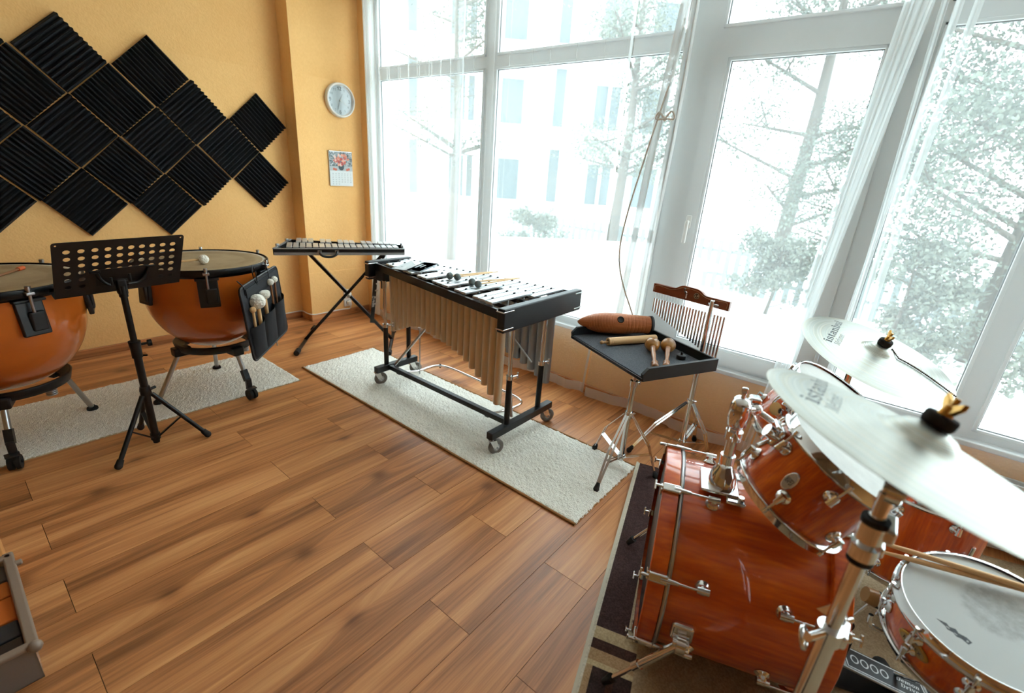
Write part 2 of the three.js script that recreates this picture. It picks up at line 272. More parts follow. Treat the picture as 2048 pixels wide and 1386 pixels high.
function tree(label, name, x, z, h, crown, leaves, mi, lo = 0.3) {
  const t = thing(name, label, 'tree', [x, GY, z]);
  const wood = [rod([0, 0, 0], [0.1, h * 0.45, 0.05], h * 0.022, h * 0.014, 8), rod([0.1, h * 0.45, 0.05], [0, h * 0.9, 0], h * 0.014, h * 0.004, 8)], tips = [];
  for (let i = 0; i < 16; i++) {
    const y = h * rr(lo, 0.85), a = rr(0, 6.28), L = crown * rr(0.55, 1.05) * (1.15 - y / h * 0.7), p = V(0.05, y, 0.02), q = V(Math.cos(a) * L, y + L * rr(0.15, 0.6), Math.sin(a) * L);
    wood.push(rod(p, q, h * 0.006, h * 0.002, 5)); tips.push([p, q]);
    for (let k = 0; k < 3; k++) { const s = p.clone().lerp(q, rr(0.35, 0.9)), e = s.clone().add(V(rr(-1, 1), rr(-0.1, 0.8), rr(-1, 1)).multiplyScalar(L * 0.45)); wood.push(rod(s, e, h * 0.003, h * 0.001, 4)); tips.push([s, e]); }
  }
  part(t, 'trunk', wood, bark);
  const pos = [];
  for (let i = 0; i < leaves; i++) {
    const [p, q] = tips[Math.floor(rnd() * tips.length)], c = p.clone().lerp(q, rr(0.25, 1.15)).add(V(rr(-1, 1), rr(-1, 1), rr(-1, 1)).multiplyScalar(crown * 0.16));
    const u = V(rr(-1, 1), rr(-1, 1), rr(-1, 1)).normalize().multiplyScalar(rr(0.02, 0.048)), w = V(rr(-1, 1), rr(-1, 1), rr(-1, 1)).cross(u).normalize().multiplyScalar(rr(0.012, 0.03));
    const A = c.clone().sub(u), B = c.clone().add(w), C = c.clone().add(u), D = c.clone().sub(w);
    for (const k of [A, B, C, A, C, D]) pos.push(k.x, k.y, k.z);
  }
  const g = new THREE.BufferGeometry(); g.setAttribute('position', new THREE.Float32BufferAttribute(pos, 3)); g.computeVertexNormals();
  part(t, 'foliage', g, leafMats[mi]).userData.kind = 'stuff';
  return t;
}
tree('slender bare tree in front of the apartment block', 'tree', 8.2, -8.6, 6.5, 1.9, 3000, 2);
tree('pale leafy tree by the corner of the apartment block', 'tree', 10.8, -5.6, 7.2, 2.3, 14000, 1);
tree('tall grey leafy tree straight behind the hinged sash', 'tree', 12.6, -2.2, 8.5, 2.7, 24000, 0, 0.16);
tree('dense leafy tree behind the narrow window bay', 'tree', 9.2, 1.2, 7.5, 2.6, 24000, 0, 0.1);
tree('wide leafy tree toward the end of the fence', 'tree', 13.0, 5.0, 8, 3, 20000, 1, 0.1);
for (const [x, z, h, l] of [[9.6, -7.2, 1.4, 'rounded snowy shrub in front of the apartment block'], [9.5, -1.6, 1.5, 'rounded snowy shrub by the picket fence'], [8.2, 0.2, 1.7, 'large rounded shrub behind the crash cymbal'], [7.4, 1.9, 1.5, 'rounded shrub at the end of the yard']]) tree(l, 'shrub', x, z, h, 0.9, 7000, 1, 0.05);

// ---------------------------------------------------------------- acoustic foam on the yellow wall
{
  const foam = std({ color: '#14171c', roughness: 0.93, bumpMap: grey(256, 256, (u, v) => 0.6 * noise(u * 120, v * 120, 4) + 0.4 * noise(u * 250, v * 250, 9)), bumpScale: 0.002 });
  const N = 11, S = 0.298, pts = [[-S / 2, 0]];
  for (let i = 0; i <= N * 6; i++) { const u = i / (N * 6), c = Math.cos(u * N * 2 * Math.PI); pts.push([-S / 2 + S * u, 0.021 - 0.014 * Math.sign(c) * Math.pow(Math.abs(c), 0.7)]); }
  pts.push([S / 2, 0]);
  const geo = extr(pts.reverse(), S).translate(0, 0, -S / 2).rotateX(-Math.PI / 2).rotateX(Math.PI);       // ridges along local y, facing local +z
  const g2 = geo.clone(); g2.computeBoundingBox(); const bb = g2.boundingBox; if (bb.max.z < 0.005) geo.rotateY(Math.PI);
  const O = [0.738, 1.661], A = [0.232, 0.203], B = [0.211, -0.220];
  const tiles = [[0, -1, 'a'], [1, 0, 'b'], [0, 0, 'b'], [-1, 0, 'a'], [0, 1, 'a'], [1, 1, 'a'], [1, 2, 'a'], [0, 2, 'b'], [2, 2, 'b'], [1, 3, 'b'], [-1, 1, 'b'], [-1, 2, 'a'], [-2, 1, 'a'], [-2, 0, 'b'], [-1, -1, 'b'], [-3, 0, 'a'], [-2, -1, 'a'], [-1, -2, 'a']];
  for (const [i, j, d] of tiles) {
    const cx = O[0] + A[0] * (i + 0.5) + B[0] * (j + 0.5), cy = O[1] + A[1] * (i + 0.5) + B[1] * (j + 0.5);
    const label = i === 2 && j === 2 ? 'black ridged acoustic foam tile jutting out toward the pilaster, level with the clock' : i === 1 && j === 3 ? 'black ridged acoustic foam tile jutting out toward the pilaster, level with the calendar' : j === -1 && i === 0 ? 'topmost black foam tile of the cluster, with ridges rising toward the pilaster' : i === 1 && j === 0 ? 'black foam tile at the second peak of the cluster, next to the topmost tile' : i === -2 && j === 1 ? 'black foam tile whose lowest corner points at the middle of the music stand desk' : i === -1 && j === 2 ? 'black foam tile whose lowest corner hangs above the timpano with the mallet bag' : d === 'a' ? 'black square foam tile among its neighbours, with ridges rising toward the pilaster' : 'black square foam tile among its neighbours, with ridges falling toward the pilaster';
    const m = one('acoustic_foam_tile', label, 'foam tile', geo, foam, d === 'a' ? 'foam tiles with rising ridges' : 'foam tiles with falling ridges');
    m.position.set(cx, cy, ZB + 0.001); m.rotation.z = (d === 'a' ? 42 : -46.8) * Math.PI / 180 - Math.PI / 2 + rr(-0.008, 0.008);
  }
}
// ---------------------------------------------------------------- clock, calendar, socket on the pilaster
{
  const c = thing('wall_clock', 'round white wall clock with black numerals on the pilaster', 'clock', [2.452, 1.858, -3.95]);
  const R = 0.13;
  part(c, 'case', lathe([[0, 0], [R, 0], [R + 0.003, 0.01], [R, 0.034], [R - 0.006, 0.04], [R - 0.016, 0.036], [R - 0.018, 0.012], [0, 0.012]], 48).rotateX(Math.PI / 2), std({ color: '#eceae4', roughness: 0.35 }));
  const dial = print(512, 512, (x, w) => {
    x.fillStyle = '#aebabd'; x.fillRect(0, 0, w, w); x.translate(w / 2, w / 2); x.fillStyle = '#3d474b'; x.textAlign = 'center'; x.textBaseline = 'middle';
    for (let i = 1; i <= 12; i++) { const a = i * Math.PI / 6, big = i % 3 === 0; x.font = (big ? 'bold 84px' : 'bold 58px') + ' sans-serif'; x.fillStyle = big ? '#10181c' : '#5f6d71'; x.fillText(String(i), Math.sin(a) * 196, -Math.cos(a) * 196); }
  });
  part(c, 'dial', new THREE.CircleGeometry(R - 0.016, 40).translate(0, 0, 0.0135), std({ map: dial, roughness: 0.5 }));
  const hand = (n, a, L, w, z, m) => part(c, n, box(w, L, 0.0012, 0, L * 0.38, z).rotateZ(-a), m);
  hand('hour_hand', 0.45, 0.062, 0.006, 0.017, std({ color: '#8c979a', roughness: 0.4 })); hand('minute_hand', 3.45, 0.085, 0.004, 0.019, std({ color: '#8c979a', roughness: 0.4 })); hand('second_hand', 2.05, 0.09, 0.002, 0.021, M.white);
  part(c, 'pivot', cyl(0.005, 0.005, 0.012, 12).rotateX(Math.PI / 2).translate(0, 0, 0.018), M.white);
  part(c, 'cover_glass', new THREE.CircleGeometry(R - 0.014, 40).translate(0, 0, 0.030), M.glass);

  const k = thing('wall_calendar', 'wall calendar with a flower picture on the pilaster under the clock', 'calendar', [2.430, 1.32, -3.95]);
  const pic = print(384, 500, (x, w, h) => {
    x.fillStyle = '#dfe5e6'; x.fillRect(0, 0, w, h); x.fillStyle = '#8d9699'; x.fillRect(0, 0, w, 280);
    for (let i = 0; i < 260; i++) { x.fillStyle = ['#4d585c', '#6d787b', '#a9b2b4', '#c6ccce'][i % 4]; x.beginPath(); x.ellipse(rnd() * w, rnd() * 215, 8 + rnd() * 16, 5 + rnd() * 9, rnd() * 3, 0, 7); x.fill(); }
    x.fillStyle = '#b9bfc1'; x.fillRect(0, 215, w, 65);
    x.fillStyle = '#3c4649'; x.beginPath(); x.ellipse(192, 220, 48, 52, 0, 0, 7); x.fill();
    for (let i = 0; i < 34; i++) { const a = rnd() * 6.28, d = Math.sqrt(rnd()) * 105; x.fillStyle = ['#d98a72', '#e8a58e', '#c9655a', '#e9c9bd', '#b84b46'][i % 5]; x.beginPath(); x.ellipse(192 + Math.cos(a) * d * 1.15, 115 + Math.sin(a) * d * 0.75, 15 + rnd() * 12, 13 + rnd() * 10, rnd() * 3, 0, 7); x.fill(); }
    for (const [px, py] of [[70, 255], [320, 252], [290, 262], [100, 262]]) { x.fillStyle = '#cf6a50'; x.beginPath(); x.arc(px, py, 19, 0, 7); x.fill(); }
    x.fillStyle = '#39434a'; x.font = '20px sans-serif'; x.textAlign = 'center';
    for (let r = 0; r < 6; r++) for (let c2 = 0; c2 < 7; c2++) { const n = r * 7 + c2 - 2; if (r === 0) { x.fillRect(40 + c2 * 50, 318, 16, 4); } else if (n > 0 - 7 + 1 && r > 0) { const d = (r - 1) * 7 + c2 + 1; if (d <= 31) x.fillText(String(d), 46 + c2 * 50, 320 + r * 32); } }
  });
  const white = std({ color: '#e6e9ea', roughness: 0.7 }), face = std({ map: pic, roughness: 0.5 });
  part(k, 'pages', rbox(0.222, 0.284, 0.010, 0.002, 0, 0, 0.009), white);
  part(k, 'printed_sheet', new THREE.PlaneGeometry(0.218, 0.28).translate(0, 0, 0.0146), face);
  part(k, 'binding', rbox(0.222, 0.008, 0.014, 0.003, 0, 0.139, 0.009), M.steel);
  part(k, 'nail', cyl(0.002, 0.002, 0.016, 8).rotateX(Math.PI / 2).translate(0, 0.15, 0.008), M.steel);

  const s = thing('wall_socket', 'white double wall socket low on the pilaster behind the stand', 'socket', [2.42, 0.165, -3.944]);
  for (const y of [0.042, -0.042]) { const p = part(s, 'socket_plate', rbox(0.08, 0.08, 0.012, 0.006, 0, y, 0.006), M.white); part(p, 'recess', cyl(0.021, 0.021, 0.004, 24).rotateX(Math.PI / 2).translate(0, y, 0.0115), std({ color: '#56595a', roughness: 0.6 })); }
  part(s, 'plug', [rbox(0.034, 0.034, 0.035, 0.008, 0, -0.042, 0.03)], M.white);
  one('power_cable', 'white power cable running from the socket along the baseboard', 'cable', tube([[2.42, 0.12, -3.9], [2.42, 0.075, -3.895], [2.36, 0.066, -3.925], [2.2, 0.066, -3.925], [2.06, 0.067, -3.925], [2.04, 0.067, -4.0], [2.04, 0.067, -4.09], [1.9, 0.067, -4.1], [1.7, 0.066, -4.1], [1.4, 0.066, -4.1]], 0.0045, 6, 60), M.white);
}
// ---------------------------------------------------------------- rugs under timpani and vibraphone
function shag(x0, x1, z0, z1, s, mat, cell = 0.0075, hgt = 0.013) {
  const nx = Math.round((x1 - x0) / cell), nz = Math.round((z1 - z0) / cell), pos = [], uv = [], idx = [];
  for (let j = 0; j <= nz; j++) for (let i = 0; i <= nx; i++) {
    const x = mix(x0, x1, i / nx), z = mix(z0, z1, j / nz), e = Math.min(i, nx - i, j, nz - j);
    const h = e === 0 ? 0.004 : Math.max(0.0075, hgt * (0.62 + 0.5 * (hash(i, j, s) - 0.4) + 0.28 * (fbm(x * 34, z * 34, s, 2) - 0.5) + 0.2 * fbm(x * 4, z * 4, s + 3, 2)));
    const w = e < 2 ? 0.006 : 0.003; pos.push(x + (hash(i, j, s + 1) - 0.5) * w, h, z + (hash(i, j, s + 2) - 0.5) * w); uv.push(x, z);
  }
  for (let j = 0; j < nz; j++) for (let i = 0; i < nx; i++) { const a = j * (nx + 1) + i, b = a + 1, c = a + nx + 1, d = c + 1; idx.push(a, c, b, b, c, d); }
  const g = new THREE.BufferGeometry(); g.setAttribute('position', new THREE.Float32BufferAttribute(pos, 3)); g.setAttribute('uv', new THREE.Float32BufferAttribute(uv, 2)); g.setIndex(idx); g.computeVertexNormals(); return g;
}
const pileTex = texture(512, 512, (u, v) => { const n = fbm(u * 5, v * 5, 61, 4) - 0.5, f = noise(u * 128, v * 128, 62) - 0.5; return [246 + n * 14 + f * 12, 242 + n * 14 + f * 12, 230 + n * 16 + f * 14]; });
pileTex.repeat.set(1.6, 1.6);
const pileMat = std({ map: pileTex, roughness: 1, bumpMap: grey(256, 256, (u, v) => noise(u * 100, v * 100, 14)), bumpScale: 0.003 });
pileMat.bumpMap.repeat.set(4, 4);
const bindMat = std({ color: '#a8794a', roughness: 0.9 });
{
  const r = thing('shag_rug', 'cream shag rug under the two timpani', 'rug');
  part(r, 'pile', shag(-1.2, 1.36, -3.5, -2.835, 5, pileMat), pileMat).userData.kind = 'stuff';
  part(r, 'backing', [span(-1.2, 1.36, 0.0005, 0.006, -3.5, -2.835)], std({ color: '#cbb892', roughness: 0.95 }));
  const q = thing('shag_rug', 'cream shag runner with brown bound edge under the vibraphone', 'rug');
  part(q, 'pile', shag(1.475, 2.06, -3.02, -0.75, 6, pileMat), pileMat).userData.kind = 'stuff';
  part(q, 'backing', span(1.475, 2.06, 0.0005, 0.006, -3.02, -0.75), bindMat);
  part(q, 'binding', [rod([1.473, 0.006, -3.02], [1.473, 0.006, -0.75], 0.006), rod([2.062, 0.006, -3.02], [2.062, 0.006, -0.75], 0.006)], bindMat, 'brown bound edge');
}
// ---------------------------------------------------------------- timpani
const copper = phy({ map: texture(256, 256, (u, v) => { const n = fbm(u * 9, v * 9, 90, 4) - 0.5; return [204 + n * 16, 104 + n * 14, 32 + n * 8]; }), roughness: 0.3, metalness: 0.1, clearcoat: 1, clearcoatRoughness: 0.05 });
const skin = std({ map: texture(512, 512, (u, v) => { const n = fbm(u * 8, v * 8, 33, 5) - 0.5, f = noise(u * 240, v * 240, 3) - 0.5, d = Math.hypot(u - 0.5, v - 0.5), wear = fbm(u * 14, v * 14, 37, 4) * sstep(0.33, 0.36, d) * (1 - sstep(0.42, 0.46, d)); return [164 + n * 26 + f * 9 - wear * 22, 141 + n * 26 + f * 9 - wear * 24, 108 + n * 24 + f * 9 - wear * 26]; }), roughness: 0.62 });
function timpano(label, x, z, R, feet, lugTurn) {
  const t = thing('timpano', label, 'timpano', [x, 0, z]);
  const Rb = R - 0.022, prof = [];
  prof.push([0.001, 0.292], [0.05, 0.294]);
  for (let i = 1; i <= 22; i++) { const a = i / 22 * Math.PI / 2; prof.push([Rb * Math.pow(Math.sin(a), 0.94), 0.66 - 0.366 * Math.pow(Math.cos(a), 0.98)]); }
  prof.push([Rb + 0.002, 0.70], [Rb + 0.003, 0.762]);
  part(t, 'bowl', lathe(prof, 72), copper);
  part(t, 'head', new THREE.CircleGeometry(R - 0.03, 64).rotateX(-Math.PI / 2).translate(0, 0.800, 0), skin);
  part(t, 'head_collar', lathe([[R - 0.031, 0.7995], [R - 0.012, 0.7995], [R - 0.010, 0.79]], 64), std({ color: '#d9d3c2', roughness: 0.6 }), 'pale collar around the drum head');
  part(t, 'counter_hoop', lathe([[R - 0.013, 0.79], [R - 0.011, 0.806], [R - 0.004, 0.807], [R, 0.803], [R + 0.001, 0.772], [R - 0.012, 0.770], [R - 0.015, 0.760], [Rb - 0.002, 0.760]], 72), M.blackMetal);
  for (let k = 0; k < 6; k++) {
    const a = lugTurn + k * Math.PI / 3, g = (h) => h.rotateY(-a + Math.PI / 2);
    const b = part(t, 'lug_bracket', [g(rot(rbox(0.095, 0.155, 0.02, 0.006), -0.10, 0, 0).translate(0, 0.683, Rb + 0.008)), g(rbox(0.055, 0.085, 0.036, 0.008, 0.012, 0.668, Rb + 0.014)), g(rbox(0.11, 0.012, 0.026, 0.004, 0, 0.757, Rb + 0.014))], M.black);
    part(b, 'tension_rod', [g(cyl(0.006, 0.006, 0.1, 10, 0, 0.76, R + 0.013)), g(cyl(0.010, 0.010, 0.016, 6, 0, 0.812, R + 0.013)), g(rbox(0.03, 0.012, 0.036, 0.003, 0, 0.79, R + 0.008))], k % 2 ? M.chrome : M.steel);
  }
  part(t, 'base_ring', [lathe([[0.165, 0.30], [0.205, 0.335], [0.215, 0.33], [0.205, 0.29], [0.165, 0.275], [0.165, 0.30]], 48), ...[0, 1, 2].map((k) => { const a = Math.atan2(feet[k][1] - z, feet[k][0] - x); return rbox(0.09, 0.05, 0.06, 0.008, 0.19, 0.29, 0).rotateY(-a); })], M.black);
  part(t, 'pedal_spring', [0, 1, 2, 3, 4, 5].map((k) => ring(0.018, 0.004, 16, 6).translate(0.11, 0.255 + k * 0.009, 0.13)), M.steel);
  feet.forEach(([fx, fz, wheel]) => {
    const d = V(fx - x, 0, fz - z), L = d.length(); d.normalize(); const top = d.clone().multiplyScalar(0.2).setY(0.29);
    if (!wheel) { const e = d.clone().multiplyScalar(L).setY(0.02); const l = part(t, 'leg', rod(top, e, 0.0125), M.steel); part(l, 'rubber_foot', [rod(e.clone().lerp(top, 0.03), e.clone().lerp(top, -0.04), 0.017, 0.022), cyl(0.024, 0.026, 0.012, 16, e.x, 0.018, e.z)], M.rubber); }
    else {
      const e = d.clone().multiplyScalar(L * 0.92).setY(0.115); const l = part(t, 'leg', rod(top, e.clone().lerp(top, 0.2), 0.0125), M.steel);
      part(l, 'caster_arm', [bar(e.clone().lerp(top, 0.36), e, 0.03, 0.03), rbox(0.03, 0.075, 0.03, 0.006, e.x + d.x * 0.008, 0.095, e.z + d.z * 0.008), rbox(0.05, 0.008, 0.04, 0.003, e.x + d.x * 0.03, 0.075, e.z + d.z * 0.03)], M.black);
      const w = d.clone().multiplyScalar(L); part(l, 'caster_wheel', [cyl(0.032, 0.032, 0.016, 24).rotateX(Math.PI / 2).translate(0, 0, 0.013), cyl(0.032, 0.032, 0.016, 24).rotateX(Math.PI / 2).translate(0, 0, -0.013), cyl(0.008, 0.008, 0.05, 8).rotateX(Math.PI / 2)].map((g) => g.rotateY(-Math.atan2(d.z, d.x)).translate(w.x, 0.034, w.z)), M.rubber);
    }
  });
  return t;
}
timpano('amber timpano with a mallet bag hanging from its rim', 0.979, -3.074, 0.336, [[1.03, -2.78, 1], [1.05, -3.36, 0], [0.63, -3.05, 0]], 1.87);
timpano('amber timpano half hidden by the music stand', 0.099, -3.061, 0.35, [[0.365, -3.2, 0], [0.02, -2.78, 1], [-0.22, -3.2, 0]], 1.25);
const felt = std({ color: '#ece6d8', roughness: 1, bumpMap: grey(128, 128, (u, v) => fbm(u * 24, v * 24, 8, 3)), bumpScale: 0.004 });
const stickWood = std({ map: texture(64, 512, (u, v) => { const n = fbm(u * 20, v * 6, 11, 4) - 0.5; return [226 + n * 40, 182 + n * 42, 128 + n * 42]; }), roughness: 0.5 });
const darkStick = std({ color: '#8d5c38', roughness: 0.5 });
function fuzzy(r, s) { const g = new THREE.IcosahedronGeometry(r, 5), p = g.attributes.position; for (let i = 0; i < p.count; i++) { const x = p.getX(i), y = p.getY(i), z = p.getZ(i), k = 1 + 0.10 * (noise(x / r * 6 + 20, y / r * 6 + z / r * 5 + 30, s) - 0.5); p.setXYZ(i, x * k, y * k, z * k); } g.computeVertexNormals(); return g; }
{
  const a = thing('timpani_mallet', 'white felt timpani mallet lying on the timpano skin', 'mallet', [0.945, 0.8265, -2.955]);
  part(a, 'felt_head', fuzzy(0.026, 3), felt); part(a, 'shaft', rod([-0.015, 0, -0.004], [-0.34, -0.019, -0.06], 0.0058), stickWood);
  const b = thing('timpani_mallet', 'wooden mallet with an orange tip lying on the half hidden timpano', 'mallet', [0.258, 0.8095, -3.203]);
  part(b, 'tip', rod([0.0, 0, 0], [-0.022, 0, 0.034], 0.0095, 0.009), std({ color: '#d9642e', roughness: 0.7 })); part(b, 'shaft', rod([-0.02, 0, 0.031], [-0.19, -0.003, 0.294], 0.0055), darkStick);
}
// mallet bag hanging on the timpano
{
  const d = V(0.735, 0, -0.678).normalize(), up = V(0, 1, 0), n = V().crossVectors(d, up).normalize();   // n points into the room
  const nn = n.x > 0 ? n : n.clone().negate();
  const bag = thing('mallet_bag', 'open black fabric mallet bag with three pockets hanging from a timpano', 'bag', [1.125, 0.752, -2.725]);
  const basis = new THREE.Matrix4().makeBasis(d, up, V().crossVectors(d, up)); bag.quaternion.setFromRotationMatrix(basis);
  bag.rotateZ(0.075); bag.rotateX(-0.04);
  const cloth = std({ color: '#191b20', roughness: 0.85, bumpMap: grey(256, 256, (u, v, i, j) => 0.5 + 0.3 * Math.sin(i * 1.3) * Math.sin(j * 1.3) + 0.2 * noise(u * 60, v * 60, 2)), bumpScale: 0.0008 });
  const W = 0.47, Hh = 0.42, sh = new THREE.Shape(); const r = 0.035;
  sh.moveTo(-W / 2 + r, 0); sh.lineTo(W / 2 - r, 0); sh.quadraticCurveTo(W / 2, 0, W / 2, -r); sh.lineTo(W / 2, -Hh + r); sh.quadraticCurveTo(W / 2, -Hh, W / 2 - r, -Hh); sh.lineTo(-W / 2 + r, -Hh); sh.quadraticCurveTo(-W / 2, -Hh, -W / 2, -Hh + r); sh.lineTo(-W / 2, -r); sh.quadraticCurveTo(-W / 2, 0, -W / 2 + r, 0);
  part(bag, 'back_panel', extr(sh, 0.006, 0.002), cloth);
  const edge = sh.getPoints(8).map((p) => [p.x, p.y, 0.006]); edge.pop();
  part(bag, 'piping', tube(edge, 0.006, 6, 160, true), M.black);
  // three pockets as bulged sheets whose top line rises from left to right
  const edgesX = [-0.215, -0.075, 0.075, 0.215], tops = [[-0.225, -0.205], [-0.205, -0.185], [-0.195, -0.165]];
  for (let k = 0; k < 3; k++) {
    const pos = [], idx = [], nx = 14, ny = 12;
    for (let j = 0; j <= ny; j++) for (let i = 0; i <= nx; i++) { const s = i / nx, t = j / ny, x = mix(edgesX[k], edgesX[k + 1], s), yt = mix(tops[k][0], tops[k][1], s), y = mix(-0.40, yt, t); pos.push(x, y, 0.010 + 0.040 * Math.pow(Math.sin(s * Math.PI), 0.5) * (0.3 + 0.7 * t) + 0.004 * noise(x * 30, y * 12, 5)); }
    for (let j = 0; j < ny; j++) for (let i = 0; i < nx; i++) { const a = j * (nx + 1) + i, b = a + 1, c = a + nx + 1, e = c + 1; idx.push(a, b, e, a, e, c); }
    const g = new THREE.BufferGeometry(); g.setAttribute('position', new THREE.Float32BufferAttribute(pos, 3)); g.setIndex(idx); g.computeVertexNormals();
    part(bag, 'pocket', g, std({ color: '#1b1d22', roughness: 0.85, side: THREE.DoubleSide }));
  }
  part(bag, 'flap', [rbox(0.40, 0.05, 0.006, 0.003, 0.02, -0.045, 0.010), rbox(0.20, 0.004, 0.004, 0.001, 0, -0.085, 0.010)], cloth);
  part(bag, 'cord', [tube([[-0.19, -0.05, 0.01], [-0.20, 0.0, 0.012], [-0.225, 0.04, 0.0]], 0.003, 6), tube([[0.10, -0.06, 0.012], [0.105, 0.0, 0.012], [0.13, 0.05, -0.01]], 0.003, 6), tube([[-0.06, 0.0, 0.006], [-0.075, 0.05, 0.012], [-0.05, 0.075, 0.008], [-0.04, 0.03, 0.012], [-0.05, -0.03, 0.014], [-0.065, 0.0, 0.012]], 0.003, 6)], M.black, 'black hanging cords');
  part(bag, 'zipper_pull', [rbox(0.012, 0.03, 0.004, 0.002, 0.06, -0.44, 0.006), cyl(0.003, 0.003, 0.02, 8, 0.06, -0.425, 0.006)], M.steel);
  bag.updateMatrixWorld(true);
  const put = (lx, ly, lz, label, head, headMat, L, r, sm, g) => {
    const m = thing('mallet', label, 'mallet', [0, 0, 0], 0, g); m.position.copy(V(lx, ly, lz).applyMatrix4(bag.matrixWorld)); m.quaternion.copy(bag.quaternion);
    part(m, 'head', head, headMat); part(m, 'shaft', rod([0, -0.01, 0], [0.004, -L, -0.012], r), sm);
  };
  put(-0.175, -0.135, 0.024, 'small wooden ball mallet in the mallet bag', ball(0.017), stickWood, 0.2, 0.0075, stickWood);
  put(-0.125, -0.105, 0.032, 'large white fluffy mallet in the mallet bag', fuzzy(0.041, 5), felt, 0.22, 0.0105, stickWood);
  put(-0.020, -0.100, 0.026, 'flat topped white felt mallet in the mallet bag', lathe([[0, -0.022], [0.022, -0.020], [0.030, -0.004], [0.030, 0.013], [0.026, 0.019], [0, 0.019]], 28), felt, 0.2, 0.010, stickWood);
  put(0.088, -0.060, 0.022, 'slim white ball mallet with brown shaft in the mallet bag', [ball(0.0195)], felt, 0.22, 0.0055, darkStick, 'pair of slim mallets in the bag');
  put(0.142, -0.060, 0.022, 'slim white ball mallet with brown shaft in the mallet bag', [ball(0.0195)], felt, 0.22, 0.0055, darkStick, 'pair of slim mallets in the bag');
}
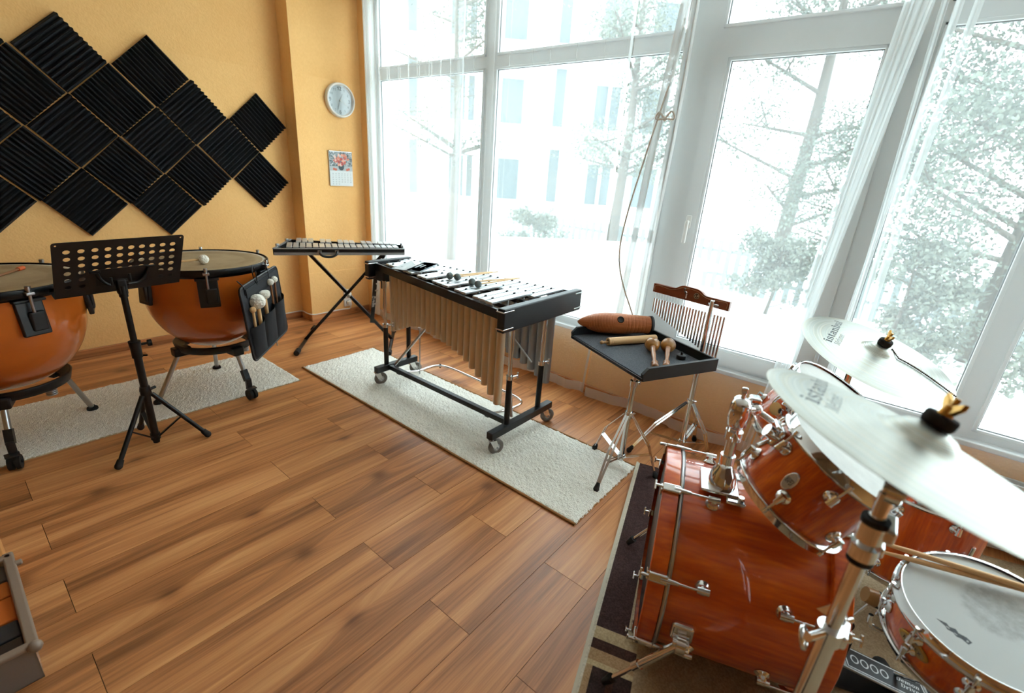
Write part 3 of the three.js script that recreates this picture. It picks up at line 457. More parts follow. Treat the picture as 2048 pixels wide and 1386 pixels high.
// ---------------------------------------------------------------- music stand
{
  const s = thing('music_stand', 'black music stand with a perforated desk on a tripod', 'music stand', [0.495, 0, -2.595]);
  const o = s.position, L = (x, y, z) => V(x - o.x, y, z - o.z);
  part(s, 'lower_tube', rod([0, 0.03, 0], [0, 0.52, 0], 0.0165), M.blackMetal);
  part(s, 'upper_tube', rod([0, 0.5, 0], [0, 0.80, 0], 0.013), M.blackMetal);
  part(s, 'clamp_collar', [cyl(0.024, 0.022, 0.03, 20, 0, 0.535, 0), cyl(0.021, 0.021, 0.05, 20, 0, 0.495, 0), rod([0.015, 0.53, 0.0], [0.05, 0.53, 0.002], 0.006), cyl(0.017, 0.017, 0.014, 8).rotateZ(Math.PI / 2).translate(0.055, 0.53, 0.002), rod([0.018, 0.475, 0.0], [0.035, 0.475, 0.012], 0.004)], M.blackMetal);
  part(s, 'tripod_collar', [cyl(0.024, 0.024, 0.035, 6, 0, 0.285, 0), cyl(0.020, 0.024, 0.02, 12, 0, 0.31, 0), rod([0.02, 0.295, -0.01], [0.045, 0.297, -0.02], 0.007)], M.blackMetal);
  part(s, 'lower_collar', [cyl(0.021, 0.021, 0.03, 12, 0, 0.05, 0), cyl(0.0165, 0.014, 0.02, 12, 0, 0.025, 0)], M.blackMetal);
  for (const [x, z] of [[0.316, -2.475], [0.69, -2.5], [0.482, -2.80]]) {
    const e = L(x, 0.018, z), d = e.clone().setY(0).normalize(), a = d.clone().multiplyScalar(0.022).setY(0.28);
    const l = part(s, 'leg', rod(a, e, 0.0105), M.blackMetal); part(l, 'foot_cap', [rod(e.clone().lerp(a, 0.09), e, 0.0135, 0.0155), ball(0.0165, e.x, e.y, e.z, 12)], M.rubber);
    const m = e.clone().lerp(a, 0.48); part(s, 'brace', bar(d.clone().multiplyScalar(0.018).setY(0.05), m, 0.006, 0.018, V().crossVectors(d, V(0, 1, 0))), M.blackMetal);
    part(l, 'rivet', ball(0.006, m.x, m.y, m.z, 8), M.steel);
  }
  part(s, 'neck', [rbox(0.036, 0.07, 0.04, 0.008, 0, 0.805, -0.005), cyl(0.017, 0.017, 0.05, 16, 0, 0.785, 0), cyl(0.011, 0.011, 0.06, 12).rotateZ(Math.PI / 2).translate(0, 0.825, -0.02), rod([-0.03, 0.815, 0], [-0.03, 0.85, 0], 0.005), rod([0.036, 0.825, 0], [0.036, 0.86, 0], 0.005)], M.blackMetal);
  // desk: flat sheet with real holes, in its own frame
  const TL = L(0.301, 1.008, -2.58), TR = L(0.78, 1.01, -2.645), BL = L(0.279, 0.753, -2.715);
  const ex = TR.clone().sub(TL), W = ex.length(); ex.normalize(); const ey0 = TL.clone().sub(BL), Hh = 0.285; ey0.addScaledVector(ex, -ey0.dot(ex)).normalize(); const ez = V().crossVectors(ex, ey0);
  const desk = new THREE.Group(); desk.name = 'desk'; s.add(desk); desk.quaternion.setFromRotationMatrix(new THREE.Matrix4().makeBasis(ex, ey0, ez)); desk.position.copy(TL).addScaledVector(ex, W / 2).addScaledVector(ey0, -Hh / 2);
  const sh = new THREE.Shape(), r = 0.015, w = W / 2, h = Hh / 2;
  sh.moveTo(-w, -h); sh.lineTo(w, -h); sh.lineTo(w, h - r); sh.quadraticCurveTo(w, h, w - r, h); sh.lineTo(-w + r, h); sh.quadraticCurveTo(-w, h, -w, h - r); sh.lineTo(-w, -h);
  const xs = [-0.195, -0.147, -0.100, -0.055, -0.012, 0.030, 0.071, 0.112, 0.154, 0.196];
  xs.forEach((x, i) => { const rows = i < 2 || i > 7 ? 6 : 4; for (let k = 0; k < rows; k++) { const p = new THREE.Path(); p.absellipse(x, h - 0.048 - k * 0.037, 0.0125, 0.0108, 0, 6.2832, true); sh.holes.push(p); } });
  for (const sx of [-1, 1]) { const p = new THREE.Path(); p.absarc(sx * (w - 0.014), h - 0.014, 0.004, 0, 6.2832, true); sh.holes.push(p); }
  part(desk, 'plate', new THREE.ExtrudeGeometry(sh, { depth: 0.0022, bevelEnabled: false, curveSegments: 5 }), M.black);
  part(desk, 'lip', [box(W, 0.003, 0.05, 0, -h, -0.022), box(W, 0.02, 0.003, 0, -h + 0.008, -0.047)], M.black);
  part(desk, 'bracket_arm', [-1, 1].map((k) => tube([[k * 0.012, -0.09, 0.025], [k * 0.055, -0.088, 0.022], [k * 0.085, -0.06, 0.015], [k * 0.100, -0.022, 0.006]], 0.0075, 8, 20)).concat([-1, 1].map((k) => rbox(0.04, 0.012, 0.008, 0.003, k * 0.105, -0.018, 0.006)), [rbox(0.20, 0.09, 0.003, 0.0012, 0, -0.055, 0.004)]), M.blackMetal);
}
// ---------------------------------------------------------------- bell set on a folding cross stand
{
  const s = thing('cross_stand', 'black folding cross stand carrying the bell set', 'stand', [2.0, 0, -3.26]);
  const a = V(0.74, 0, 0.67).normalize(), b = V(0.655, 0, -0.755).normalize();     // a: along the bells, b: along the feet
  const P = (u, y, v) => a.clone().multiplyScalar(u).addScaledVector(b, v).setY(y);
  for (const k of [-1, 1]) {
    const f = part(s, 'foot_bar', rod(P(k * 0.335, 0.022, -0.27), P(k * 0.335, 0.022, 0.27), 0.0135), M.blackMetal);
    for (const e of [-1, 1]) part(f, 'end_cap', rod(P(k * 0.335, 0.022, e * 0.31), P(k * 0.335, 0.022, e * 0.245), 0.0205), M.rubber);
    part(s, 'leg', bar(P(k * 0.335, 0.03, k * 0.02), P(-k * 0.30, 0.752, k * 0.02), 0.022, 0.022), M.blackMetal);
    const t = part(s, 'arm_bar', rod(P(-k * 0.30, 0.752, -0.17), P(-k * 0.30, 0.752, 0.17), 0.0135), M.blackMetal);
    part(t, 'arm_pad', [rod(P(-k * 0.30, 0.752, -0.20), P(-k * 0.30, 0.752, -0.12), 0.019)], M.rubber);
  }
  part(s, 'pivot_bolt', rod(P(0.018, 0.40, -0.04), P(0.018, 0.40, 0.04), 0.012), M.steel);
  const txt = print(512, 64, (x, w, h) => { x.fillStyle = '#0d0e10'; x.fillRect(0, 0, w, h); x.fillStyle = '#e8ecec'; x.font = 'bold 46px sans-serif'; x.textBaseline = 'middle'; x.fillText('PROEL', 96, 34); x.lineWidth = 5; x.strokeStyle = '#e8ecec'; x.strokeRect(42, 14, 34, 38); });
  const adj = part(s, 'adjuster_plate', bar(P(0.19, 0.21, -0.035), P(0.235, 0.63, -0.035), 0.008, 0.03, a), M.blackMetal);
  part(adj, 'notch', [0, 1, 2, 3, 4].map((k) => bar(P(0.203 + k * 0.009, 0.34 + k * 0.055, -0.041), P(0.232 + k * 0.009, 0.35 + k * 0.055, -0.041), 0.004, 0.010)), M.steel);
  { const m = lit(new THREE.Mesh(new THREE.PlaneGeometry(0.24, 0.029), std({ map: txt, roughness: 0.5 }))); m.name = 'maker_print'; m.userData.label = 'white lettering on black plate'; const dir = P(0.235, 0.63, 0).sub(P(0.19, 0.21, 0)).normalize().negate(), nz = b.clone().negate(), yy = V().crossVectors(nz, dir).normalize(); m.quaternion.setFromRotationMatrix(new THREE.Matrix4().makeBasis(dir, yy, V().crossVectors(dir, yy))); m.position.copy(P(0.200, 0.305, -0.0402)); adj.add(m); }

  const g = thing('bell_set', 'silver bell set in a shallow case on the cross stand', 'glockenspiel', [1.43, 0.768, -3.17]);
  const FL = V(0, 0, 0), FR = V(0.748, 0, 0.40), BLc = V(0.28, 0, -0.33), BR = V(0.86, 0, 0.225);
  const quad = (y0, y1, k = 0) => { const c = FL.clone().add(FR).add(BLc).add(BR).multiplyScalar(0.25), q = [FL, FR, BR, BLc].map((p) => p.clone().lerp(c, k)); const sh = new THREE.Shape(q.map((p) => new THREE.Vector2(p.x, -p.z))); return new THREE.ExtrudeGeometry(sh, { depth: y1 - y0, bevelEnabled: false }).rotateX(-Math.PI / 2).translate(0, y0, 0); };
  const grain = std({ color: '#9b9c9a', roughness: 0.5, metalness: 0.5 });
  part(g, 'case_tray', quad(0.006, 0.012), M.black);
  const wallBar = (p, q) => [bar(p.clone().setY(0.028), q.clone().setY(0.028), 0.012, 0.04)];
  part(g, 'case_side', [wallBar(FL, FR), wallBar(FR, BR), wallBar(BR, BLc), wallBar(BLc, FL)], M.black);
  part(g, 'case_trim', [bar(FL.clone().setY(0.016), FR.clone().setY(0.016), 0.016, 0.018), bar(FL.clone().setY(0.05), FR.clone().setY(0.05), 0.016, 0.005), bar(BLc.clone().setY(0.05), FL.clone().setY(0.05), 0.016, 0.005), bar(FR.clone().setY(0.05), BR.clone().setY(0.05), 0.016, 0.005)], grain, 'grey metal trim strip');
  const fdir = FR.clone().sub(FL).normalize(), out = V(fdir.z, 0, -fdir.x).negate();
  const hp = (t, o2, y) => FL.clone().lerp(FR, t).addScaledVector(out, o2).setY(y);
  const hd = part(g, 'handle', tube([hp(0.33, 0.01, 0.03), hp(0.335, 0.035, 0.018), hp(0.36, 0.045, 0.006), hp(0.42, 0.046, 0.004), hp(0.455, 0.035, 0.018), hp(0.46, 0.01, 0.03)], 0.0085, 8, 30), M.black);
  part(hd, 'handle_plate', [bar(hp(0.315, 0.010, 0.03), hp(0.345, 0.010, 0.03), 0.006, 0.02), bar(hp(0.445, 0.010, 0.03), hp(0.475, 0.010, 0.03), 0.006, 0.02)], M.steel);
  for (const [p, q] of [[FL, BLc], [FR, BR]]) part(g, 'corner_clasp', [0.2, 0.75].map((t) => { const c = p.clone().lerp(q, t); return rbox(0.02, 0.03, 0.02, 0.004, c.x, 0.055, c.z); }), M.steel);
  const nat = 18, acc = [0, 1, 2, 4, 5, 7, 8, 9, 11, 12, 14, 15, 16];
  const barGeo = (c, L, w, dir) => { const m = new THREE.Matrix4().makeBasis(fdir, V(0, 1, 0), V().crossVectors(fdir, V(0, 1, 0))); return rbox(w, 0.008, L, 0.002).applyMatrix4(m).translate(c.x, c.y, c.z); };
  for (let i = 0; i < nat; i++) { const t = 0.055 + 0.90 * (i + 0.5) / nat, f = FL.clone().lerp(FR, t), bk = BLc.clone().lerp(BR, t), q = (k) => f.clone().lerp(bk, k); part(g, 'tone_bar', barGeo(q(0.28).setY(0.056), q(0).distanceTo(q(0.46)), 0.034, 0), M.alu); }
  for (const i of acc) { const t = 0.055 + 0.90 * (i + 1) / nat, f = FL.clone().lerp(FR, t), bk = BLc.clone().lerp(BR, t), q = (k) => f.clone().lerp(bk, k); part(g, 'tone_bar', barGeo(q(0.72).setY(0.064), q(0).distanceTo(q(0.42)), 0.034, 0), M.alu); }
  part(g, 'bar_rail', [0.12, 0.42, 0.6, 0.86].map((k) => bar(FL.clone().lerp(BLc, k).lerp(FR.clone().lerp(BR, k), 0.04).setY(0.048), FR.clone().lerp(BR, k).lerp(FL.clone().lerp(BLc, k), 0.04).setY(0.048), 0.012, 0.01)), M.rubber);
}
// ---------------------------------------------------------------- vibraphone
{
  const v = thing('vibraphone', 'black framed vibraphone with silver bars and beige resonator tubes', 'vibraphone', [1.86, 0, -1.9]);
  const o = v.position, L = (x, y, z) => V(x - o.x, y, z - o.z);
  const xf = (z) => 1.617 + (-1.355 - z) * 0.151, xr = (z) => 2.255 + (z + 1.355) * 0.145;          // front and rear edges of the keyboard
  const tubeMat = std({ color: '#d9c7aa', metalness: 0.6, roughness: 0.34 }), tubeMatB = std({ color: '#9a9c9c', metalness: 0.8, roughness: 0.4 });
  // end boards
  const board = (x0, x1, z, sgn, name) => { const b = part(v, 'end_board', rbox(x1 - x0, 0.118, 0.045, 0.008, (x0 + x1) / 2 - o.x, 0.741, z - o.z), M.black); part(b, 'corner_bracket', [[x0, 0.70], [x0, 0.785], [x1, 0.70], [x1, 0.785]].map(([x, y]) => [rbox(0.075, 0.007, 0.049, 0.002, x - o.x + (x === x0 ? 0.034 : -0.034), y, z - o.z), rbox(0.004, 0.007, 0.049, 0.001, x - o.x + (x === x0 ? -0.002 : 0.002), y, z - o.z)]).flat(), M.chrome); return b; };
  board(1.598, 2.275, -1.335, 1); board(1.742, 2.09, -2.595, -1);
  // rails
  const rail = (x0, z0, x1, z1, y, w, h) => bar(L(x0, y, z0), L(x1, y, z1), w, h);
  part(v, 'rail', rail(xf(-1.36) + 0.006, -1.36, xf(-2.57) + 0.006, -2.57, 0.762, 0.016, 0.045), M.black);
  part(v, 'rail', rail(xr(-1.36) - 0.006, -1.36, xr(-2.57) - 0.006, -2.57, 0.762, 0.016, 0.045), M.black);
  for (const k of [0.17, 0.40, 0.60, 0.83]) part(v, 'bar_rail', rail(mix(xf(-1.36), xr(-1.36), k), -1.36, mix(xf(-2.57), xr(-2.57), k), -2.57, 0.768, 0.014, 0.02), M.black);
  // bars: the camera side carries the accidentals in twos and threes, the window side the naturals
  const nat = 22, z0 = -1.40, z1 = -2.545, zn = (i) => mix(z0, z1, (i + 0.5) / nat), wn = (i) => mix(0.0415, 0.036, i / nat);
  const plate = (xa, xb, z, w, y) => { const g = rbox(xb - xa, 0.0125, w, 0.0035, (xa + xb) / 2 - o.x, y, z - o.z); return g; };
  for (let i = 0; i < nat; i++) { const z = zn(i), c = mix(xf(z), xr(z), 0.5), e = xr(z) - 0.02; part(v, 'tone_bar', plate(c + 0.004, e, z, wn(i), 0.786), M.alu); }
  const accs = [0, 1, 2, 4, 5, 7, 8, 9, 11, 12, 14, 15, 16, 18, 19], posts = [];
  for (const i of accs) { const z = (zn(i) + zn(i + 1)) / 2, c = mix(xf(z), xr(z), 0.5), s = xf(z) + 0.01; part(v, 'tone_bar', plate(s, c + 0.03, z, wn(i), 0.797), M.alu); for (const k of [0.2, 0.78]) posts.push(rbox(0.014, 0.012, 0.007, 0.002, mix(s, c, k) - o.x, 0.803, z - 0.027 - o.z)); }
  for (let i = 0; i < nat; i++) { const z = zn(i), c = mix(xf(z), xr(z), 0.5), e = xr(z) - 0.02; for (const k of [0.22, 0.8]) posts.push(rbox(0.014, 0.012, 0.007, 0.002, mix(c, e, k) - o.x, 0.792, z - 0.026 - o.z)); }
  part(v, 'bar_post', posts, M.black).userData.kind = 'stuff';
  part(v, 'damper_bar', [rail(1.94, -1.37, 1.93, -2.56, 0.752, 0.03, 0.012)], M.steel);
  // resonators
  const prof = [[-2.45, 0.353], [-2.242, 0.447], [-2.096, 0.483], [-1.978, 0.472], [-1.814, 0.457], [-1.677, 0.433], [-1.595, 0.393], [-1.499, 0.345], [-1.37, 0.262]];
  const bot = (z) => { for (let i = 0; i < prof.length - 1; i++) if (z <= prof[i + 1][0]) return mix(prof[i][1], prof[i + 1][1], clamp((z - prof[i][0]) / (prof[i + 1][0] - prof[i][0]))); return 0.262; };
  for (let i = 0; i < 21; i++) { const z = mix(-1.385, -2.45, i / 20), y = bot(z), r = mix(0.0215, 0.0195, i / 20); part(v, 'resonator_tube', [cyl(r, r, 0.735 - y, 24, xf(z) + 0.05 - o.x, (0.735 + y) / 2, z - o.z), ring(r * 0.93, 0.0016, 20, 6).translate(xf(z) + 0.05 - o.x, y, z - o.z)], tubeMat); }
  for (let i = 0; i < 22; i++) { const z = zn(i), y = mix(0.2, 0.62, Math.pow(clamp((-1.4 - z) / 1.1), 0.75)), r = mix(0.0245, 0.0205, i / 20), x = xr(z) - 0.085; part(v, 'resonator_tube', [cyl(r, r, 0.735 - y, 18, x - o.x, (0.735 + y) / 2, z - o.z)], tubeMatB); }
  // stand: telescopic legs on two T bars with casters
  const legs = [[1.735, -1.365], [2.02, -1.37], [1.762, -2.44], [1.96, -2.455]];
  for (const [x, z] of legs) {
    const near = z > -2, l = part(v, 'leg', rod(L(x, 0.11, z), L(x, near ? 0.40 : 0.40, z), 0.0155), M.blackMetal);
    part(l, 'upper_tube', rod(L(x, 0.38, z), L(x, 0.70, z), 0.0115), M.chrome);
    part(l, 'clamp', [cyl(0.0185, 0.0185, 0.022, 16, x - o.x, 0.405, z - o.z), rod(L(x, 0.405, z), L(x + 0.05, 0.405, z + 0.012), 0.005), rbox(0.006, 0.035, 0.012, 0.003, x + 0.052 - o.x, 0.405, z + 0.012 - o.z)], M.chrome);
  }
  part(v, 'foot_bar', rbox(0.535, 0.04, 0.04, 0.003, 1.865 - o.x, 0.115, -1.362 - o.z), M.blackMetal);
  part(v, 'foot_bar', rbox(0.335, 0.04, 0.04, 0.003, 1.84 - o.x, 0.115, -2.435 - o.z), M.blackMetal);
  part(v, 'long_bar', rbox(0.03, 0.03, 1.06, 0.003, 1.778 - o.x, 0.115, -1.90 - o.z), M.blackMetal);
  for (const [x, z, a] of [[1.618, -1.358, -0.35], [2.1, -1.375, -0.5], [1.692, -2.45, -0.3], [1.985, -2.45, -0.6]]) {
    const c = new THREE.Group(); c.name = 'caster'; c.position.copy(L(x, 0, z)); c.rotation.y = a; v.add(c);
    part(c, 'fork', [cyl(0.014, 0.014, 0.012, 16, 0, 0.092, 0), extr([[-0.018, 0.088], [0.018, 0.088], [0.034, 0.045], [0.022, 0.030], [0.0, 0.05]], 0.003).translate(0, 0, 0.0145), extr([[-0.018, 0.088], [0.018, 0.088], [0.034, 0.045], [0.022, 0.030], [0.0, 0.05]], 0.003).translate(0, 0, -0.0175), box(0.036, 0.004, 0.034, 0, 0.087, 0)], M.chrome);
    part(c, 'wheel', lathe([[0.020, -0.012], [0.038, -0.012], [0.0425, -0.006], [0.0425, 0.006], [0.038, 0.012], [0.020, 0.012]], 28).rotateX(Math.PI / 2).translate(0.024, 0.0435, 0), std({ color: '#77706a', roughness: 0.6 }));
    part(c, 'hub', [cyl(0.021, 0.021, 0.02, 20).rotateX(Math.PI / 2).translate(0.024, 0.0435, 0), cyl(0.006, 0.006, 0.036, 10).rotateX(Math.PI / 2).translate(0.024, 0.0435, 0)], std({ color: '#b9bcbd', roughness: 0.4, metalness: 0.3 }));
  }
  part(v, 'pedal_frame', tube([L(1.79, 0.10, -2.34), L(1.93, 0.065, -2.335), L(2.08, 0.06, -2.335), L(2.135, 0.06, -2.29), L(2.145, 0.06, -1.9), L(2.135, 0.06, -1.6), L(2.10, 0.06, -1.545), L(1.95, 0.065, -1.545), L(1.79, 0.10, -1.545)], 0.0085, 8, 80), M.chrome);
  part(v, 'pedal_rod', [rod(L(1.93, 0.06, -2.3), L(1.93, 0.72, -2.3), 0.004), rod(L(1.80, 0.13, -2.40), L(1.93, 0.50, -2.15), 0.009), rod(L(1.82, 0.13, -1.40), L(1.93, 0.62, -1.55), 0.008), rod(L(2.0, 0.65, -1.75), L(1.995, 0.4, -1.42), 0.0045), cyl(0.014, 0.014, 0.02, 12, 1.93 - o.x, 0.385, -2.3 - o.z)], M.steel);
  part(v, 'pedal_clip', [rbox(0.012, 0.03, 0.012, 0.003, 2.125 - o.x, 0.06, -2.31 - o.z), rbox(0.03, 0.03, 0.03, 0.004, 1.79 - o.x, 0.10, -2.34 - o.z), rbox(0.03, 0.03, 0.03, 0.004, 1.79 - o.x, 0.10, -1.545 - o.z)], M.black);
  part(v, 'drive_motor', [rbox(0.10, 0.07, 0.09, 0.008, 1.84 - o.x, 0.71, -2.53 - o.z), cyl(0.018, 0.018, 0.05, 16, 1.80 - o.x, 0.66, -2.5 - o.z)], M.black);

  const n = thing('notebook', 'thin grey notebook lying on the far vibraphone bars', 'notebook', [1.885, 0.806, -2.285], 0.46);
  part(n, 'cover', rbox(0.30, 0.004, 0.185, 0.0015, 0, 0, 0), std({ color: '#6f7a80', roughness: 0.45 })); part(n, 'pages', box(0.29, 0.005, 0.178, 0, -0.0005, 0), M.white);
  part(n, 'cover_print', [bar([-0.05, 0.0024, 0.02], [0.07, 0.0024, 0.02], 0.012, 0.0006), bar([-0.03, 0.0024, 0.045], [0.05, 0.0024, 0.045], 0.008, 0.0006)], std({ color: '#98a3a8', roughness: 0.5 }));
  const yarn = std({ color: '#7d8685', roughness: 1, bumpMap: grey(128, 128, (u, v2) => 0.5 + 0.5 * Math.sin(u * 200 + 30 * fbm(u * 6, v2 * 6, 2))), bumpScale: 0.002 });
  for (const [hx, hz, tx, tz, w] of [[1.815, -1.905, 2.16, -1.89, 'in the far pair'], [1.832, -1.862, 2.19, -1.875, 'in the far pair'], [1.812, -1.728, 2.13, -1.69, 'in the near pair'], [1.80, -1.672, 2.165, -1.68, 'in the near pair']]) {
    const m = thing('vibraphone_mallet', 'grey yarn mallet lying on the vibraphone bars ' + (w === 'in the far pair' ? 'beside the notebook' : 'at mid keyboard'), 'mallet', [hx, 0.823, hz], 0, w === 'in the far pair' ? 'mallet pair beside the notebook' : 'mallet pair at mid keyboard');
    part(m, 'yarn_head', fuzzy(0.0195, 7), yarn); part(m, 'shaft', rod([0.012, 0, 0], [tx - hx, -0.013, tz - hz], 0.0042), stickWood);
  }
}

// ---------------------------------------------------------------- tray table with small percussion
function stripLeg(parent, top, foot, base, w = 0.011, gap = 0.02, mid = 0.45, out = 0.03) {       // double braced stand leg: two flat strips and a brace
  const d = foot.clone().sub(top).setY(0).normalize(), side = V(-d.z, 0, d.x), knee = top.clone().lerp(foot, mid).addScaledVector(d, out);
  const g = [];
  for (const k of [-1, 1]) { const o = side.clone().multiplyScalar(k * gap / 2); g.push(bar(top.clone().add(o.clone().multiplyScalar(0.6)), knee.clone().add(o), 0.003, w, side), bar(knee.clone().add(o), foot.clone().addScaledVector(o, 0.35), 0.003, w, side)); }
  const l = part(parent, 'leg', g.map((x) => x), M.chrome);
  part(l, 'rubber_foot', [rod(foot.clone().lerp(knee, 0.16), foot, 0.009, 0.0145, 12), ball(0.0145, foot.x, foot.y, foot.z, 10)], M.rubber);
  part(l, 'brace', [-1, 1].map((k) => bar(base.clone().addScaledVector(side, k * 0.008), knee.clone().lerp(foot, 0.3).addScaledVector(side, k * 0.008), 0.003, w, side)), M.chrome);
  return l;
}
function tripodStand(name, label, x, z, feet, top, lowTop, r = 0.0115, collar = 0.30) {
  const s = thing(name, label, 'stand', [x, 0, z]);
  part(s, 'lower_tube', rod([0, 0.035, 0], [0, lowTop, 0], r + 0.003, r + 0.003, 18), M.chrome);
  part(s, 'upper_tube', rod([0, lowTop - 0.02, 0], [0, top, 0], r - 0.001, r - 0.001, 18), M.chrome);
  part(s, 'clamp', [cyl(r + 0.008, r + 0.008, 0.03, 18, 0, lowTop, 0), rod([0, lowTop, 0], [0.035, lowTop, 0.012], 0.005), rbox(0.008, 0.03, 0.012, 0.003, 0.04, lowTop, 0.014)], M.chrome);
  part(s, 'leg_collar', [cyl(r + 0.009, r + 0.009, 0.03, 18, 0, collar, 0), rod([0, collar, 0], [0.03, collar, 0.02], 0.005)], M.chrome); part(s, 'brace_collar', cyl(r + 0.008, r + 0.008, 0.02, 18, 0, 0.06, 0), M.chrome);
  for (const [fx, fz] of feet) { const f = V(fx - x, 0.016, fz - z), d = f.clone().setY(0).normalize(); stripLeg(s, d.clone().multiplyScalar(0.018).setY(collar), f, d.clone().multiplyScalar(0.016).setY(0.06)); }
  return s;
}
tripodStand('tripod_stand', 'chrome double braced tripod stand under the tray table', 2.02, -0.82, [[1.737, -0.80], [2.05, -0.99], [2.04, -0.635]], 0.55, 0.47);
{
  const s = tripodStand('tripod_stand', 'chrome double braced tripod stand holding the bar chimes', 2.40, -0.645, [[2.165, -0.842], [2.345, -0.47], [2.55, -0.62]], 0.86, 0.50);
  part(s, 'bar_clamp', [rbox(0.03, 0.035, 0.022, 0.005, 0.012, 0.845, 0.0), rod([0.01, 0.84, -0.02], [0.01, 0.84, 0.03], 0.005)], M.chrome);
}
{
  const t = thing('percussion_tray', 'black carpeted percussion tray table with raised rims', 'tray', [2.221, 0.565, -0.905], -2.019);
  const W = 0.61, D = 0.455, carpet = std({ map: texture(256, 256, (u, v) => { const n = noise(u * 128, v * 128, 4) * 26 + noise(u * 50, v * 50, 5) * 14; return [44 + n * 1.6, 47 + n * 1.6, 52 + n * 1.6]; }), roughness: 1 });
  carpet.map.repeat.set(3, 3);
  part(t, 'board', rbox(W, 0.016, D, 0.004, 0, -0.008, 0), M.black);
  part(t, 'carpet', rbox(W - 0.012, 0.005, D - 0.012, 0.002, 0, 0.0015, 0), carpet);
  part(t, 'rim', rbox(W, 0.058, 0.014, 0.004, 0, 0.018, -D / 2 + 0.007), M.black);
  const end = (x) => extr([[-D / 2, -0.014], [D / 2 - 0.006, -0.014], [D / 2, 0.02], [D / 2 - 0.03, 0.047], [-D / 2, 0.047]], 0.014, 0.001).rotateY(-Math.PI / 2).translate(x, 0, 0);
  part(t, 'rim', end(W / 2), M.black); part(t, 'rim', end(-W / 2 + 0.014), M.black);

  // guiro
  const gdir = V(0.285, 0, 0.308).normalize();
  const g = thing('guiro', 'brown wooden fish guiro with carved ridges lying on the tray', 'guiro', [2.345, 0.634, -1.125]);
  g.quaternion.setFromUnitVectors(V(0, 1, 0), V(gdir.x, 0.0, gdir.z)); 
  const gw = std({ map: texture(256, 512, (u, v) => { const n = fbm(u * 30, v * 5, 19, 4) - 0.5, f = noise(u * 120, v * 240, 7) - 0.5; return [190 + n * 40 + f * 16, 112 + n * 34 + f * 12, 64 + n * 26 + f * 9]; }), roughness: 0.5 });
  const prof = [], N = 130, Lg = 0.42;
  for (let i = 0; i <= N; i++) { const s = i / N, y = (s - 0.5) * Lg; let r = 0.058 * Math.pow(Math.sin(Math.min(1, s / 0.42) * Math.PI / 2), 0.62) * (1 - 0.17 * sstep(0.5, 1, s)); if (s > 0.14 && s < 0.46) r += 0.0018 * Math.sin((s - 0.14) * 320); if (s > 0.64 && s < 0.94) { const q = ((s - 0.64) * 20) % 1; if (q < 0.14) r -= 0.002; } prof.push([Math.max(r, 0.0005), y]); }
  prof.push([0.030, Lg / 2 + 0.001]);
  part(g, 'body', lathe(prof, 48), gw);
  part(g, 'end_ring', lathe([[0.046, Lg / 2 - 0.012], [0.0505, Lg / 2 - 0.012], [0.0505, Lg / 2 + 0.006], [0.030, Lg / 2 + 0.006], [0.030, Lg / 2 - 0.02], [0, Lg / 2 - 0.03]], 40), std({ color: '#1c120c', roughness: 0.6 }), 'dark end opening');
  const inv = g.quaternion.clone().invert(), camDir = V(-0.72, 0.62, 0.36).applyQuaternion(inv).setY(0).normalize();
  const hq = new THREE.Matrix4().makeRotationFromQuaternion(new THREE.Quaternion().setFromUnitVectors(V(0, 1, 0), camDir));
  part(g, 'finger_hole', [cyl(0.0165, 0.0165, 0.006, 28).translate(0, 0.0565, 0), ring(0.0165, 0.003, 28, 8).translate(0, 0.059, 0)].map((x) => x.applyMatrix4(hq).translate(0, 0.02, 0)), std({ color: '#15100c', roughness: 0.7 }));
  // wooden tube shaker with its stick
  const td = V(0.342, 0, 0.198).normalize(), ts = thing('wooden_tube', 'pale turned wooden tube instrument with a stick lying on the tray', 'woodblock', [2.145, 0.592, -1.05]);
  ts.quaternion.setFromUnitVectors(V(0, 1, 0), td);
  part(ts, 'tube', lathe([[0.012, 0.0], [0.0195, 0.0], [0.021, 0.003], [0.0205, 0.010], [0.0192, 0.012], [0.021, 0.015], [0.0205, 0.022], [0.0192, 0.024], [0.021, 0.027], [0.021, 0.2], [0.021, 0.30], [0.0195, 0.302], [0, 0.302]], 32), stickWood);
  part(ts, 'stick', [rod([0.004, -0.03, 0], [0.004, 0.01, 0], 0.0075), ball(0.0105, 0.004, -0.034, 0, 14)], std({ color: '#b58757', roughness: 0.5 }));
  // maracas
  const mw = phy({ map: texture(128, 128, (u, v) => { const n = fbm(u * 6, v * 9, 29, 4) - 0.5; return [176 + n * 70, 122 + n * 60, 58 + n * 40]; }), roughness: 0.3, clearcoat: 0.8, clearcoatRoughness: 0.12 }), hw = phy({ color: '#a2683a', roughness: 0.35, clearcoat: 0.6 });
  for (const [hx, hz, ex, ez, l] of [[2.256, -0.853, 2.028, -0.733, 'varnished wooden maraca beside the pale wooden tube'], [2.31, -0.79, 2.075, -0.70, 'varnished wooden maraca beside the small black puck']]) {
    const m = thing('maraca', l, 'maraca', [hx, 0.606, hz]); const dd = V(ex - hx, -0.028, ez - hz), LL = dd.length(); m.quaternion.setFromUnitVectors(V(0, 1, 0), dd.normalize());
    const gb = new THREE.SphereGeometry(0.038, 28, 20).scale(1, 1.12, 1); part(m, 'gourd', gb, mw); part(m, 'seam', ring(0.0382, 0.0007, 40, 6), hw);
    part(m, 'handle', lathe([[0.010, 0.036], [0.0155, 0.042], [0.011, 0.05], [0.0135, 0.07], [0.0105, 0.085], [0.0125, 0.11], [0.0085, LL - 0.09], [0.010, LL - 0.065], [0.0165, LL - 0.05], [0.010, LL - 0.036], [0.0175, LL - 0.02], [0.014, LL - 0.004], [0, LL]], 24), hw);
  }
